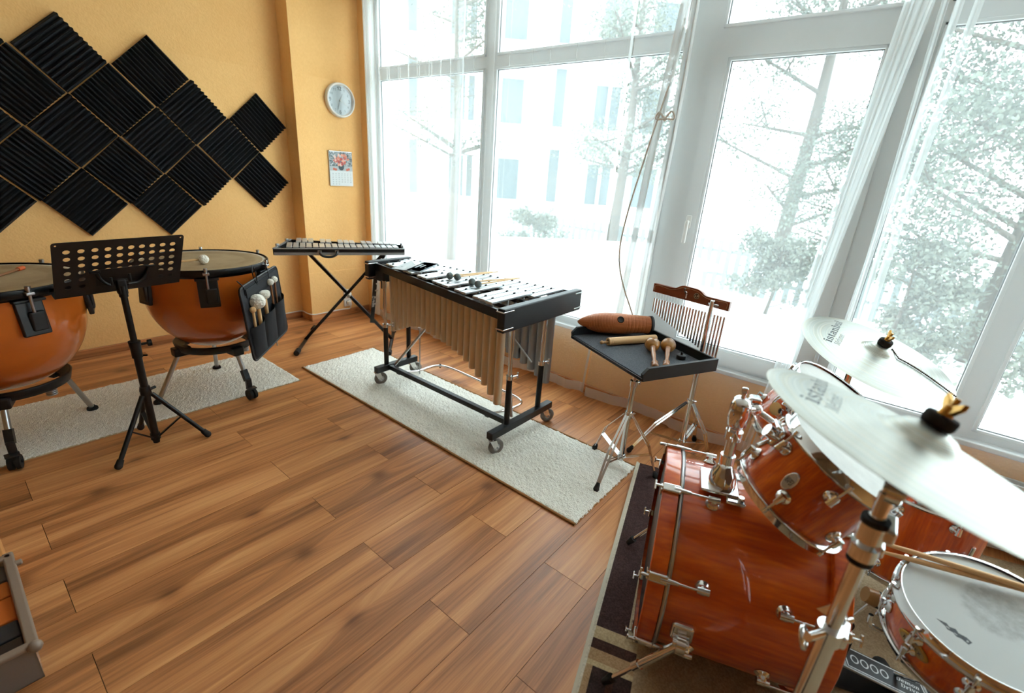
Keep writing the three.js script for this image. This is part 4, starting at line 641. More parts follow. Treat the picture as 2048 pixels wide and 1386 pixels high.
  const k = thing('mute_puck', 'small black round puck with a stem standing on the tray', 'puck', [2.268, 0.569, -0.70]);
  part(k, 'base', lathe([[0, 0], [0.022, 0], [0.0235, 0.004], [0.0235, 0.018], [0.021, 0.022], [0, 0.022]], 28), M.black); part(k, 'stem', lathe([[0.006, 0.02], [0.006, 0.034], [0.004, 0.037], [0, 0.037]], 16), M.black);
}
{
  // bar chimes: local x along the bar, from the window end to the room end
  const d = V(-0.087, 0, 0.428).normalize(), c = thing('bar_chimes', 'reddish wooden bar chimes with a row of hanging metal tubes', 'chimes', [2.465, 0.845, -0.78]);
  const z = V().crossVectors(d, V(0, 1, 0)); c.quaternion.setFromRotationMatrix(new THREE.Matrix4().makeBasis(d, V(0, 1, 0), z));
  const wood = phy({ map: texture(512, 128, (u, v) => { const n = fbm(u * 6, v * 30, 52, 4) - 0.5; return [140 + n * 50, 66 + n * 32, 32 + n * 22]; }), roughness: 0.35, clearcoat: 0.5 });
  wood.map.repeat.set(2, 2);
  const sh = new THREE.Shape(); sh.moveTo(-0.218, -0.022); sh.lineTo(0.218, -0.022); sh.lineTo(0.218, 0.022); sh.lineTo(0.10, 0.022); sh.bezierCurveTo(0.07, 0.022, 0.07, 0.046, 0.03, 0.047); sh.lineTo(-0.03, 0.047); sh.bezierCurveTo(-0.07, 0.046, -0.07, 0.022, -0.10, 0.022); sh.lineTo(-0.218, 0.022); sh.closePath();
  const wb = part(c, 'wood_bar', extr(sh, 0.016, 0.0015).translate(0, 0, -0.008), wood);
  const gold = std({ color: '#d8b98c', roughness: 0.4 });
  part(wb, 'inlay_line', tube([[-0.208, -0.013, 0.0096], [-0.208, 0.013, 0.0096], [-0.103, 0.013, 0.0096], [-0.07, 0.024, 0.0096], [-0.045, 0.036, 0.0096], [0.045, 0.036, 0.0096], [0.07, 0.024, 0.0096], [0.103, 0.013, 0.0096], [0.208, 0.013, 0.0096], [0.208, -0.013, 0.0096]], 0.0009, 5, 120), gold);
  const logo = print(128, 128, (x) => { x.fillStyle = '#3a1c0e'; x.beginPath(); x.arc(64, 64, 62, 0, 7); x.fill(); x.strokeStyle = '#e9d8bd'; x.lineWidth = 7; x.beginPath(); x.arc(64, 64, 54, 0, 7); x.stroke(); x.fillStyle = '#e9d8bd'; x.font = 'bold italic 64px serif'; x.textAlign = 'center'; x.textBaseline = 'middle'; x.fillText('LP', 64, 66); });
  part(wb, 'round_logo', new THREE.CircleGeometry(0.0165, 32).translate(0.042, 0.012, 0.0099), std({ map: logo, roughness: 0.5 }));
  part(c, 'wing_screw', [cyl(0.005, 0.005, 0.02, 12).rotateX(Math.PI / 2).translate(-0.012, 0.018, 0.018), rbox(0.008, 0.024, 0.004, 0.002, -0.020, 0.031, 0.025), rbox(0.008, 0.024, 0.004, 0.002, -0.006, 0.002, 0.025), ball(0.007, -0.012, 0.018, 0.02, 10)], M.chrome);
  for (let i = 0; i < 25; i++) {
    const x = mix(-0.205, 0.205, i / 24), L = mix(0.075, 0.232, i / 24), top = -0.058;
    const m = part(c, 'chime_tube', [rod([x, top, 0], [x, top - L, 0], 0.0056, 0.0056, 12)], M.chrome); part(m, 'string', rod([x, -0.02, 0], [x, top, 0], 0.0008, 0.0008, 5), M.white);
  }
}
// ---------------------------------------------------------------- patterned drum carpet
{
  const K = V(2.099, 0, -0.758), th = Math.atan2(0.298, 0.955);        // local x runs back along the edge, local z into the kit
  const r = thing('drum_carpet', 'beige carpet with dark brown stripes under the drum kit', 'carpet', [2.099, 0, -0.758], 0.302 + Math.PI);
  const s0 = 0, s1 = 2.3, t1 = 2.0, W = 1150, H = 1000;
  const pat = texture(W, H, (u, v) => {
    const s = s1 * u, t = t1 * v, n = (noise(u * 700, v * 610, 4) - 0.5) * 34 + (fbm(u * 60, v * 60, 9, 3) - 0.5) * 16;
    let c = [165, 142, 112];
    if (t < 0.012) c = [202, 192, 172];
    else if (t < 0.15) {
      if (s < 1.036) c = t < 0.112 ? [58, 36, 34] : [190, 172, 144];
      else if (s < 1.083) c = [182, 160, 124]; else if (s < 1.118) c = [62, 36, 26]; else if (s < 1.159) c = [164, 132, 96]; else if (s < 1.177) c = [186, 164, 126];
      else c = t < 0.032 ? [168, 136, 100] : t < 0.08 ? [44, 28, 26] : t < 0.1 ? [72, 42, 26] : [50, 30, 24];
    }
    return [c[0] + n, c[1] + n, c[2] + n];
  });
  pat.wrapS = pat.wrapT = THREE.ClampToEdgeWrapping;
  const g = new THREE.PlaneGeometry(s1, t1).rotateX(-Math.PI / 2); const uv = g.attributes.uv, p = g.attributes.position;
  for (let i = 0; i < p.count; i++) { const x = p.getX(i) + s1 / 2, z = p.getZ(i) + t1 / 2; uv.setXY(i, x / s1, z / t1); }
  g.translate(s1 / 2, 0, t1 / 2);
  // local frame: x' along e1 = (-0.955, 0, 0.298), z' along e2 = (0.298, 0, 0.955)
  const e1 = V(-0.955, 0, 0.298).normalize(), e2 = V(0.298, 0, 0.955).normalize();
  r.rotation.set(0, 0, 0);
  const mm = new THREE.Matrix4().makeBasis(e1, V(0, 1, 0), e2);         // mirrored basis: applied to the geometry, then faces turned round
  const flip = (q) => { q = q.index ? q.toNonIndexed() : q; q.applyMatrix4(mm); const a = q.attributes; for (const k of Object.keys(a)) { const n = a[k].itemSize, arr = a[k].array; for (let f = 0; f < a[k].count; f += 3) for (let j = 0; j < n; j++) { const q1 = arr[(f + 1) * n + j]; arr[(f + 1) * n + j] = arr[(f + 2) * n + j]; arr[(f + 2) * n + j] = q1; } } q.computeVertexNormals(); return q; };
  part(r, 'woven_face', flip(g.translate(0, 0.010, 0)), std({ map: pat, roughness: 1, bumpMap: grey(256, 256, (u, v) => noise(u * 128, v * 128, 3)), bumpScale: 0.002 }));
  part(r, 'backing', flip(span(0, s1, 0.001, 0.0095, 0, t1)), std({ color: '#b8aa92', roughness: 1 }));
  part(r, 'binding', [flip(span(-0.004, s1, 0.001, 0.012, -0.006, 0.004))], std({ color: '#cdc3ae', roughness: 1 }));
}
// ---------------------------------------------------------------- drum kit
const lacquer = phy({ map: texture(1024, 256, (u, v) => { const n = fbm(u * 70, v * 3, 71, 4) - 0.5, b = fbm(u * 9, v * 1.2, 73, 3) - 0.5, f = fbm(u * 260, v * 6, 75, 2) - 0.5; const k = clamp(0.52 + n * 0.9 + b * 0.9 + f * 0.35); return [mix(170, 250, k), mix(46, 122, k), mix(8, 26, k)]; }), roughness: 0.4, clearcoat: 1, clearcoatRoughness: 0.03, specularIntensity: 0.6 });
const coated = std({ map: texture(512, 512, (u, v) => { const n = fbm(u * 9, v * 9, 83, 4) - 0.5, f = noise(u * 250, v * 250, 3) - 0.5; return [222 + n * 16 + f * 8, 224 + n * 16 + f * 8, 220 + n * 16 + f * 8]; }), roughness: 0.75 });
const badgePrint = (t) => print(256, 128, (x, w, h) => { x.fillStyle = '#c3c5c4'; x.fillRect(0, 0, w, h); x.fillStyle = '#1d1d1d'; x.font = 'bold 62px sans-serif'; x.textAlign = 'center'; x.textBaseline = 'middle'; x.fillText(t, w / 2, h / 2); });
const lug = (dir, R, y, toY, rodR = 0.0028) => {      // round lug on the shell, pointing outwards, and its tension rod
  const q = toY > y ? 1 : -1, g = [lathe([[0, 0], [0.0165, 0], [0.0175, 0.004], [0.013, 0.009], [0.0085, 0.013], [0.0085, 0.02], [0, 0.022]], 20).rotateX(Math.PI / 2).translate(0, y, R - 0.001), rod([0, y - q * 0.010, R + 0.017], [0, y + q * 0.016, R + 0.017], 0.0085, 0.0062, 14), rod([0, y, R + 0.017], [0, toY, R + 0.017], rodR, rodR, 8), cyl(0.0048, 0.0048, 0.010, 8, 0, toY + q * 0.004, R + 0.017)];
  return g.map((k) => k.rotateY(dir));
};
const hoopGeo = (R, y, up) => lathe([[R - 0.008, y], [R - 0.003, y + up * 0.002], [R - 0.003, y - up * 0.016], [R + 0.007, y - up * 0.018], [R + 0.007, y - up * 0.024], [R - 0.009, y - up * 0.024]].map((p) => p), 64);
function drum(name, label, category, c, n, spin, Rh, L, nl, o = {}) {       // c: centre of the top edge
  const t = thing(name, label, category, c); aim(t, n, spin);
  const R = Rh - 0.010;
  part(t, 'shell', lathe([[R, -L + 0.012], [R, -0.012]], 64), lacquer);
  const hm = new THREE.MeshStandardMaterial({ color: '#dcdcdc', metalness: 1, roughness: 0.1, side: THREE.DoubleSide });
  part(t, 'top_hoop', hoopGeo(Rh, 0, 1), hm); part(t, 'bottom_hoop', hoopGeo(Rh, -L, -1), hm);
  part(t, 'head', [new THREE.CircleGeometry(R + 0.002, 56).rotateX(-Math.PI / 2).translate(0, -0.007, 0)], o.head ?? coated);
  part(t, 'bottom_head', [new THREE.CircleGeometry(R + 0.002, 56).rotateX(Math.PI / 2).translate(0, -L + 0.007, 0)], phy({ color: '#e6eaea', transmission: 0.6, roughness: 0.4, thickness: 0 }));
  for (let k = 0; k < nl; k++) { const a = k * 2 * Math.PI / nl + (o.lugTurn ?? 0); part(t, 'lug', lug(a, R, -Math.min(0.058, L * 0.36), -0.016), M.chrome); part(t, 'lug', lug(a + (o.stagger ?? 0), R, -L + Math.min(0.058, L * 0.36), -L + 0.016), M.chrome); }
  return t;
}
const BD = { c: V(1.262, 0.315, -0.372), a: 0.345 };
{
  const t = thing('bass_drum', 'glossy orange bass drum lying on its side on the carpet', 'bass drum', [BD.c.x, 0, BD.c.z], BD.a);
  const Y = 0.315, R = 0.278, Rh = 0.3;
  const ax = (g) => g.rotateX(Math.PI / 2).translate(0, Y, 0);            // lathe y -> local z
  part(t, 'shell', ax(lathe([[R, 0.03], [R, 0.43]], 96)), lacquer);
  const hoopWood = lacquer;
  part(t, 'front_hoop', ax(lathe([[R + 0.004, 0.0], [Rh - 0.002, 0.0], [Rh, 0.003], [Rh, 0.042], [Rh - 0.003, 0.045], [R + 0.004, 0.045]], 96)), hoopWood);
  part(t, 'hoop_stripe', ax(lathe([[R + 0.002, 0.046], [Rh + 0.0005, 0.046], [Rh + 0.0005, 0.056], [R + 0.002, 0.056]], 96)), M.steel, 'silver stripe behind the front hoop');
  part(t, 'rear_hoop', ax(lathe([[R + 0.004, 0.46], [Rh - 0.002, 0.46], [Rh, 0.457], [Rh, 0.418], [Rh - 0.003, 0.415], [R + 0.004, 0.415]], 96)), hoopWood);
  part(t, 'front_head', new THREE.CircleGeometry(R + 0.005, 64).rotateY(Math.PI).translate(0, Y, 0.012), M.black); part(t, 'rear_head', new THREE.CircleGeometry(R + 0.005, 64).translate(0, Y, 0.448), coated);
  const spinZ = (g, deg) => g.rotateZ(deg * Math.PI / 180).translate(0, Y, 0);     // deg from the top towards the camera side (local -x)
  for (let k = 0; k < 8; k++) {
    const a = 23 + 45 * k;
    for (const [z0, q] of [[0, 1], [0.46, -1]]) {
      const z = (s) => z0 + q * s;
      const w = part(t, 'claw', [rbox(0.026, 0.012, 0.05, 0.005, 0, Rh + 0.005, z(0.024)), rbox(0.022, 0.03, 0.006, 0.0025, 0, Rh - 0.01, z(-0.003)), rod([0, Rh + 0.004, z(0.03)], [0, Rh + 0.004, z(0.075)], 0.009, 0.0055, 14), rod([0, Rh + 0.005, z(-0.02)], [0, Rh + 0.005, z(0.0)], 0.0045, 0.0045, 8), rbox(0.03, 0.006, 0.006, 0.002, 0, Rh + 0.005, z(-0.02))].map((g) => spinZ(g, a)), M.chrome);
      part(w, 'tension_rod', spinZ(rod([0, Rh + 0.004, z(0.07)], [0, Rh + 0.004, z(0.135)], 0.0032, 0.0032, 8), a), M.chrome);
      part(t, 'lug', [lathe([[0, 0], [0.019, 0], [0.020, 0.004], [0.014, 0.010], [0.011, 0.014], [0.011, 0.024], [0, 0.026]], 22).translate(0, R, z(0.135)), rod([0, R + 0.022, z(0.12)], [0, R + 0.022, z(0.150)], 0.0095, 0.0095, 14)].map((g) => spinZ(g, a)), M.chrome);
    }
  }
  // spur on the camera side, and its twin
  for (const sx of [-1, 1]) {
    const p = V(sx * 0.277, Y - 0.044, 0.11), e = V(sx * 0.295, 0.012, -0.035);
    const b = part(t, 'spur_bracket', [rbox(0.024, 0.055, 0.058, 0.01, p.x + sx * 0.008, p.y + 0.012, p.z), cyl(0.026, 0.026, 0.022, 24).rotateX(Math.PI / 2).translate(p.x + sx * 0.026, p.y - 0.01, p.z), cyl(0.012, 0.012, 0.04, 16).rotateX(Math.PI / 2).translate(p.x + sx * 0.026, p.y - 0.01, p.z), rod([p.x + sx * 0.02, p.y - 0.012, p.z - 0.005], [p.x + sx * 0.045, p.y - 0.022, p.z - 0.04], 0.004)], M.chrome);
    const q = V(p.x + sx * 0.024, p.y - 0.018, p.z), tip = V(sx * 0.30, 0.014, -0.06);
    const l = part(t, 'spur', [rod(q, q.clone().lerp(tip, 0.55), 0.0115, 0.0105, 16), rod(q.clone().lerp(tip, 0.5), q.clone().lerp(tip, 0.93), 0.0068, 0.0068, 12), rod(q.clone().lerp(tip, 0.5), q.clone().lerp(tip, 0.58), 0.0135, 0.0135, 16)], M.chrome);
    part(l, 'rubber_tip', rod(q.clone().lerp(tip, 0.88), q.clone().lerp(tip, 1.0), 0.0135, 0.009, 14), M.rubber);
  }
  // tom mount tower on top
  const m = new THREE.Group(); m.name = 'tom_mount'; m.position.set(-0.035, Y + R, 0.155); t.add(m);
  part(m, 'mount_plate', [rbox(0.115, 0.010, 0.10, 0.004, 0, 0.006, -0.005), rbox(0.036, 0.012, 0.05, 0.005, -0.06, -0.002, 0.035), rbox(0.036, 0.012, 0.05, 0.005, 0.06, -0.002, 0.035), cyl(0.008, 0.008, 0.012, 10, -0.06, 0.008, 0.048)], M.chrome);
  part(m, 'mount_bell', lathe([[0.044, 0.008], [0.045, 0.018], [0.036, 0.045], [0.024, 0.062], [0.021, 0.075], [0, 0.075]], 36).scale(1, 1, 0.85), M.chrome);
  part(m, 'post', [rod([0, 0.06, 0], [0.0, 0.20, 0], 0.0145, 0.0145, 22), cyl(0.02, 0.02, 0.03, 22, 0, 0.085, 0), cyl(0.0225, 0.0225, 0.026, 22, 0, 0.165, 0)], M.chrome);
  part(m, 'wing_screw', [rod([-0.015, 0.165, -0.004], [-0.05, 0.165, -0.012], 0.005), rbox(0.012, 0.034, 0.007, 0.003, -0.056, 0.165, -0.013), rod([0.02, 0.165, 0.0], [0.04, 0.155, 0.0], 0.006)], M.chrome);
  part(m, 'mount_head', [lathe([[0.014, 0], [0.024, 0.01], [0.028, 0.04], [0.026, 0.07], [0.018, 0.088], [0, 0.092]], 30).translate(0, 0.185, 0), rod([0, 0.26, 0], [0.0, 0.295, 0], 0.006), rbox(0.012, 0.018, 0.016, 0.004, 0, 0.298, 0)], M.chrome);
  part(m, 'tom_arm', [rod([0.0, 0.24, 0.0], [0.035, 0.235, 0.045], 0.011), rod([0.035, 0.235, 0.045], [0.02, 0.215, 0.09], 0.009), ball(0.017, 0.035, 0.235, 0.045), rod([0.01, 0.24, 0.0], [0.10, 0.225, 0.01], 0.010), rod([0.10, 0.225, 0.01], [0.16, 0.2, 0.05], 0.009), ball(0.017, 0.10, 0.225, 0.01), rbox(0.035, 0.02, 0.03, 0.006, 0.055, 0.255, 0.04)], M.chrome);
}
{
  const n1 = axisOf(0.5, 0.27), c1 = V(1.2, 0.668, -0.055).addScaledVector(n1, 0.19);
  const t = drum('rack_tom', 'glossy orange rack tom with an oval badge, mounted over the bass drum', 'tom drum', c1.toArray(), n1, 0, 0.137, 0.19, 6, { lugTurn: -0.35, stagger: -0.42 });
  // badge on the side turned to the room
  const bp = new THREE.MeshStandardMaterial({ map: badgePrint('MAPEX'), roughness: 0.35, metalness: 0.5 }), a = -1.95;
  const bg = part(t, 'badge', lathe([[0, 0], [0.022, 0], [0.022, 0.003], [0.019, 0.005], [0, 0.005]], 28).rotateX(Math.PI / 2).scale(0.62, 1.15, 1).translate(0, -0.095, 0.1265).rotateY(a), M.chrome);
  part(bg, 'badge_print', new THREE.CircleGeometry(0.0185, 28).scale(0.6, 1.12, 1).translate(0, -0.095, 0.1322).rotateY(a), bp);
  part(t, 'mount_bracket', [rbox(0.03, 0.05, 0.016, 0.006, 0, -0.06, 0.135), cyl(0.016, 0.016, 0.03, 18).rotateX(Math.PI / 2).translate(0, -0.06, 0.15), rbox(0.04, 0.008, 0.014, 0.003, 0, -0.035, 0.155), rod([0, -0.08, 0.14], [0.02, -0.1, 0.16], 0.006)].map((g) => g.rotateY(-2.75)), M.chrome);
  const n2 = axisOf(0.5, 0.036), t2 = drum('rack_tom', 'glossy orange rack tom with a white head, partly hidden behind a cymbal', 'tom drum', [1.654, 0.811, -0.006], n2, 0, 0.165, 0.21, 6, { lugTurn: 0.2 });
  part(t2, 'mount_bracket', [rbox(0.04, 0.055, 0.018, 0.006, 0, -0.10, 0.165), cyl(0.02, 0.02, 0.035, 18).rotateX(Math.PI / 2).translate(0, -0.10, 0.185), ring(0.032, 0.005, 24, 8).rotateX(Math.PI / 2).translate(0.0, -0.085, 0.185), rbox(0.05, 0.01, 0.016, 0.003, 0, -0.06, 0.19)].map((g) => g.rotateY(-2.2)), M.chrome);
}
{
  const f = drum('floor_tom', 'dark red floor tom standing on chrome legs behind the cymbal pole', 'tom drum', [1.935, 0.53, 0.285], V(0, 1, 0), 0.3, 0.19, 0.335, 8, { lugTurn: 0.1 });
  for (let k = 0; k < 3; k++) { const a = 0.9 + k * 2.094, x = Math.sin(a) * 0.2, z = Math.cos(a) * 0.2; const l = part(f, 'leg', [rod([x, -0.10, z], [x, -0.46, z], 0.006), rod([x, -0.46, z], [x * 1.12, -0.515, z * 1.12], 0.006)], M.chrome); part(l, 'rubber_foot', rod([x * 1.1, -0.495, z * 1.1], [x * 1.13, -0.518, z * 1.13], 0.012, 0.014), M.rubber); part(f, 'leg_bracket', rbox(0.03, 0.06, 0.03, 0.008, x * 0.95, -0.17, z * 0.95), M.chrome); }
}
{
  const n = axisOf(0.161, 4.784);
  const mark = print(512, 512, (x, w) => {
    x.fillStyle = '#c6cbca'; x.fillRect(0, 0, w, w);
    for (let i = 0; i < 900; i++) { const a = rnd() * 6.28, d = Math.sqrt(rnd()) * 90; x.fillStyle = 'rgba(120,124,126,0.035)'; x.beginPath(); x.ellipse(300 + Math.cos(a) * d * 1.2, 262 + Math.sin(a) * d, 6 + rnd() * 22, 3 + rnd() * 8, rnd() * 3, 0, 7); x.fill(); }
    x.save(); x.translate(w * (0.5 - 0.093 / 0.354), w * (0.5 - 0.073 / 0.354)); x.rotate(2.0); x.fillStyle = '#4c5053';
    x.beginPath(); x.moveTo(-50, 2); x.lineTo(-24, -9); x.lineTo(-14, -3); x.lineTo(0, -13); x.lineTo(12, -5); x.lineTo(30, -12); x.lineTo(48, -8); x.lineTo(46, 10); x.lineTo(26, 8); x.lineTo(14, 14); x.lineTo(2, 8); x.lineTo(-12, 13); x.lineTo(-22, 6); x.closePath(); x.fill();
    x.fillStyle = '#aeb2b1'; x.fillRect(-20, 1, 10, 5); x.fillRect(4, 4, 9, 4); x.fillRect(36, -4, 6, 8); x.restore();
  });
  const head = std({ map: mark, roughness: 0.75 });
  const s = drum('snare_drum', 'snare drum with worn white head and two sticks resting on it', 'snare drum', [1.396, 0.483, 0.407], n, 0, 0.185, 0.145, 10, { lugTurn: 0.15, head });
  const hd = s.children.find((q) => q.name === 'head'), g = hd.geometry, p = g.attributes.position, uv = g.attributes.uv; for (let i = 0; i < p.count; i++) uv.setXY(i, 0.5 + p.getX(i) / 0.354, 0.5 - p.getZ(i) / 0.354);
  const a = -2.36, bg = part(s, 'badge', lathe([[0, 0], [0.03, 0], [0.03, 0.003], [0.026, 0.005], [0, 0.005]], 32).rotateX(Math.PI / 2).scale(1.35, 0.62, 1).translate(0, -0.078, 0.1745).rotateY(a), M.brass);
  part(bg, 'badge_print', new THREE.CircleGeometry(0.025, 32).scale(1.3, 0.6, 1).translate(0, -0.078, 0.1802).rotateY(a), new THREE.MeshStandardMaterial({ map: print(256, 128, (x, w, h) => { x.fillStyle = '#a98a58'; x.fillRect(0, 0, w, h); x.fillStyle = '#20160c'; x.font = 'bold 58px sans-serif'; x.textAlign = 'center'; x.textBaseline = 'middle'; x.fillText('MAPEX', w / 2, h / 2); }), roughness: 0.4, metalness: 0.4 }));
  const st = thing('snare_stand', 'chrome tripod stand holding the snare drum', 'stand', [1.42, 0, 0.41]);
  part(st, 'tube', rod([0, 0.05, 0], [0, 0.29, 0], 0.0125), M.chrome);
  part(st, 'basket_arm', [0, 1, 2].map((k) => { const b = k * 2.094 + 0.4, c = Math.cos(b), q = Math.sin(b); return tube([[0, 0.27, 0], [c * 0.1, 0.29, q * 0.1], [c * 0.2, 0.305 + c * 0.03, q * 0.2], [c * 0.205, 0.335 + c * 0.03, q * 0.205]], 0.006, 8, 20); }), M.chrome);
  for (const [x, z] of [[1.57, 0.31], [1.24, 0.36], [1.45, 0.62]]) { const e = V(x - 1.42, 0.028, z - 0.41), l = part(st, 'leg', rod([0, 0.2, 0], e, 0.006), M.chrome); part(l, 'rubber_foot', [rod(e.clone().multiplyScalar(0.82).setY(0.04), e.clone().multiplyScalar(1.12), 0.016, 0.020, 14), ball(0.0195, e.x * 1.12, 0.029, e.z * 1.12, 12)], M.rubber); }
  // sticks lie across the snare hoop
  for (const [x0, z0, x1, z1, dy, l] of [[1.437, 0.165, 1.545, 0.56, 0.0, 'pale hickory drumstick lying on the snare drum, next to the hoop edge'], [1.458, 0.15, 1.52, 0.555, 0.0135, 'pale hickory drumstick crossing over the other stick on the snare drum']]) {
    const A = V(x0, 0.498 + dy, z0), B = V(x1, 0.518 + dy, z1), d = B.clone().sub(A), L = d.length();
    const k = thing('drumstick', l, 'drumstick', A.toArray()); aim(k, d.normalize());
    part(k, 'shaft', lathe([[0.003, 0.012], [0.0042, 0.02], [0.0070, 0.09], [0.0073, L - 0.004], [0.006, L], [0, L]], 16), stickWood); part(k, 'tip', new THREE.SphereGeometry(0.0052, 14, 10).scale(1, 1.6, 1).translate(0, 0.007, 0), stickWood);
  }
}
// cymbals
function cymbal(name, label, R, c, n, text, sub) {
  const t = thing(name, label, 'cymbal', c); aim(t, n);
  const map = print(1024, 1024, (x, w) => {
    x.fillStyle = '#abaca4'; x.fillRect(0, 0, w, w);
    for (let i = 0; i < 700; i++) { const r = rnd() * w / 2, a = rnd() * 6.28; x.strokeStyle = ['rgba(150,128,92,0.13)', 'rgba(226,228,224,0.15)', 'rgba(150,166,174,0.15)', 'rgba(196,160,118,0.11)'][i % 4]; x.lineWidth = 1 + rnd() * 5; x.beginPath(); x.arc(w / 2, w / 2, r, a, a + 0.4 + rnd() * 2.2); x.stroke(); }
    x.fillStyle = '#23262a'; const s = w / (2 * R), Y = w / 2 - 0.140 * s;
    x.textAlign = 'left'; x.textBaseline = 'alphabetic'; x.save(); x.translate(w / 2 - 0.10 * s, Y); x.font = 'bold ' + Math.round(0.058 * s) + 'px serif'; x.scale(1.02, 0.62); x.fillText(text, 0, 0); x.restore();
    x.font = 'italic ' + Math.round(0.026 * s) + 'px serif'; x.fillText(sub, w / 2 - 0.10 * s, Y + 0.026 * s); 
  });
  const mat = new THREE.MeshStandardMaterial({ map, metalness: 0.92, roughness: 0.34, side: THREE.DoubleSide, bumpMap: grey(512, 512, (u, v) => { const r = Math.hypot(u - 0.5, v - 0.5); return 0.5 + 0.35 * Math.sin(r * 900) + 0.3 * fbm(u * 10, v * 10, 2, 3); }), bumpScale: 0.0006 });
  const pr = [[0.006, 0.049], [0.02, 0.048], [0.034, 0.043], [0.046, 0.033], [0.054, 0.0255], [0.062, 0.0225]]; for (let i = 1; i <= 12; i++) { const s = i / 12, r = mix(0.062, R, s); pr.push([r, 0.0225 * (1 - Math.pow(s, 1.7))]); }
  pr.push([R - 0.001, -0.0012], [R * 0.6, 0.012], [0.062, 0.021]);
  const g = lathe(pr, 96), p = g.attributes.position, uv = g.attributes.uv; for (let i = 0; i < p.count; i++) uv.setXY(i, 0.5 + p.getX(i) / (2 * R), 0.5 - p.getZ(i) / (2 * R));
  for (let i = 0; i < p.count; i++) uv.setY(i, 0.5 - p.getZ(i) / (2 * R));
  part(t, 'plate', g, mat);
  part(t, 'felt', lathe([[0.005, 0.05], [0.02, 0.05], [0.022, 0.055], [0.022, 0.066], [0.02, 0.07], [0.005, 0.07]], 24), std({ color: '#1b1613', roughness: 1 }), 'dark felt washer');
  const w = part(t, 'wing_nut', [cyl(0.008, 0.010, 0.016, 14, 0, 0.078, 0), extr([[0.004, 0], [0.012, 0.002], [0.026, 0.016], [0.026, 0.024], [0.014, 0.018], [0.004, 0.012]], 0.005, 0.001).translate(0, 0.074, -0.0025), extr([[0.004, 0], [0.012, 0.002], [0.026, 0.016], [0.026, 0.024], [0.014, 0.018], [0.004, 0.012]], 0.005, 0.001).translate(0, 0.074, -0.0025).rotateY(Math.PI)], M.brass);
  w.geometry.rotateY(0.3); part(t, 'threaded_rod', rod([0, -0.02, 0], [0, 0.1, 0], 0.004), M.brass);
  return t;
}
const nRide = axisOf(0.299, -0.452), ride = cymbal('chain_cymbal', 'pale ride cymbal with a beaded chain hanging over its edge', 0.254, [2.083, 0.855, 0.033], nRide, 'istanbul', 'Mehmet');
{
  const beads = []; const N = 46; for (let i = 0; i < N; i++) { const s = i / (N - 1), r = 0.03 + s * 0.235, x = mix(0.006, -0.028, s) + 0.006 * Math.sin(s * 5), y = r < 0.062 ? 0.046 - (r - 0.03) * 0.6 : r < 0.254 ? 0.0225 * (1 - Math.pow((r - 0.062) / 0.192, 1.7)) + 0.004 : -(r - 0.254) * 1.6; beads.push(ball(0.0031, x, y, Math.min(r, 0.257), 6)); }
  part(ride, 'sizzle_chain', beads, std({ color: '#4a3626', metalness: 0.8, roughness: 0.35 }), 'beaded metal chain').userData.kind = 'stuff';
}
const nCrash = axisOf(0.318, 0.475); cymbal('crash_cymbal', 'large pale crash cymbal tilted over the rack tom and snare drum', 0.229, [0.891, 1.028, 0.098], nCrash, 'istanbul', 'Mehmet');
{
  // stand of the near cymbal
  const s = tripodStand('cymbal_stand', 'chrome cymbal stand holding the crash cymbal above the snare drum', 0.865, 0.087, [[0.62, 0.10], [1.0, -0.12], [0.98, 0.32]], 0.915, 0.655, 0.0135, 0.26);
  part(s, 'clamp_block', [rbox(0.05, 0.028, 0.034, 0.006, 0.022, 0.648, 0.012), rot(extr([[-0.024, 0], [0.024, 0], [0, 0.04]], 0.012, 0.003), 0, 1.2, 0).translate(0.045, 0.65, 0.0), rod([0.03, 0.648, 0], [0.075, 0.645, 0.03], 0.006), rod([-0.02, 0.665, -0.012], [-0.05, 0.668, -0.03], 0.009), ring(0.018, 0.004, 20, 8).rotateX(1.2).translate(-0.055, 0.668, -0.035)], M.chrome);
  part(s, 'memory_lock', [cyl(0.021, 0.021, 0.024, 22, 0, 0.845, 0), rbox(0.045, 0.022, 0.03, 0.006, 0.028, 0.845, 0.012)], M.chrome);
  part(s, 'rubber_ring', cyl(0.0195, 0.0195, 0.012, 22, 0, 0.828, 0), M.rubber); part(s, 'rubber_ring', cyl(0.02, 0.02, 0.010, 22, 0, 0.905, 0), M.rubber);
  part(s, 'tilter', [cyl(0.0195, 0.0195, 0.035, 22, 0, 0.885, 0), rbox(0.06, 0.026, 0.03, 0.006, 0.02, 0.888, 0.016), rod([0.0, 0.9, 0], [0.004, 0.955, 0.002], 0.011), cyl(0.022, 0.022, 0.02, 24).rotateX(Math.PI / 2).translate(0.008, 0.962, 0.008), cyl(0.012, 0.012, 0.03, 12).rotateX(Math.PI / 2).translate(0.008, 0.962, 0.008), rod([0.006, 0.965, 0.004], [0.024, 1.016, 0.008], 0.007)], M.chrome);
  const r = tripodStand('cymbal_stand', 'chrome cymbal stand holding the ride cymbal with the chain', 2.07, -0.02, [[2.28, -0.14], [2.2, 0.16], [1.85, -0.12]], 0.83, 0.5, 0.0125, 0.26);
  part(r, 'tilter', [cyl(0.016, 0.016, 0.03, 16, 0, 0.82, 0), rod([0, 0.82, 0], [0.012, 0.85, 0.045], 0.007)], M.chrome);
}
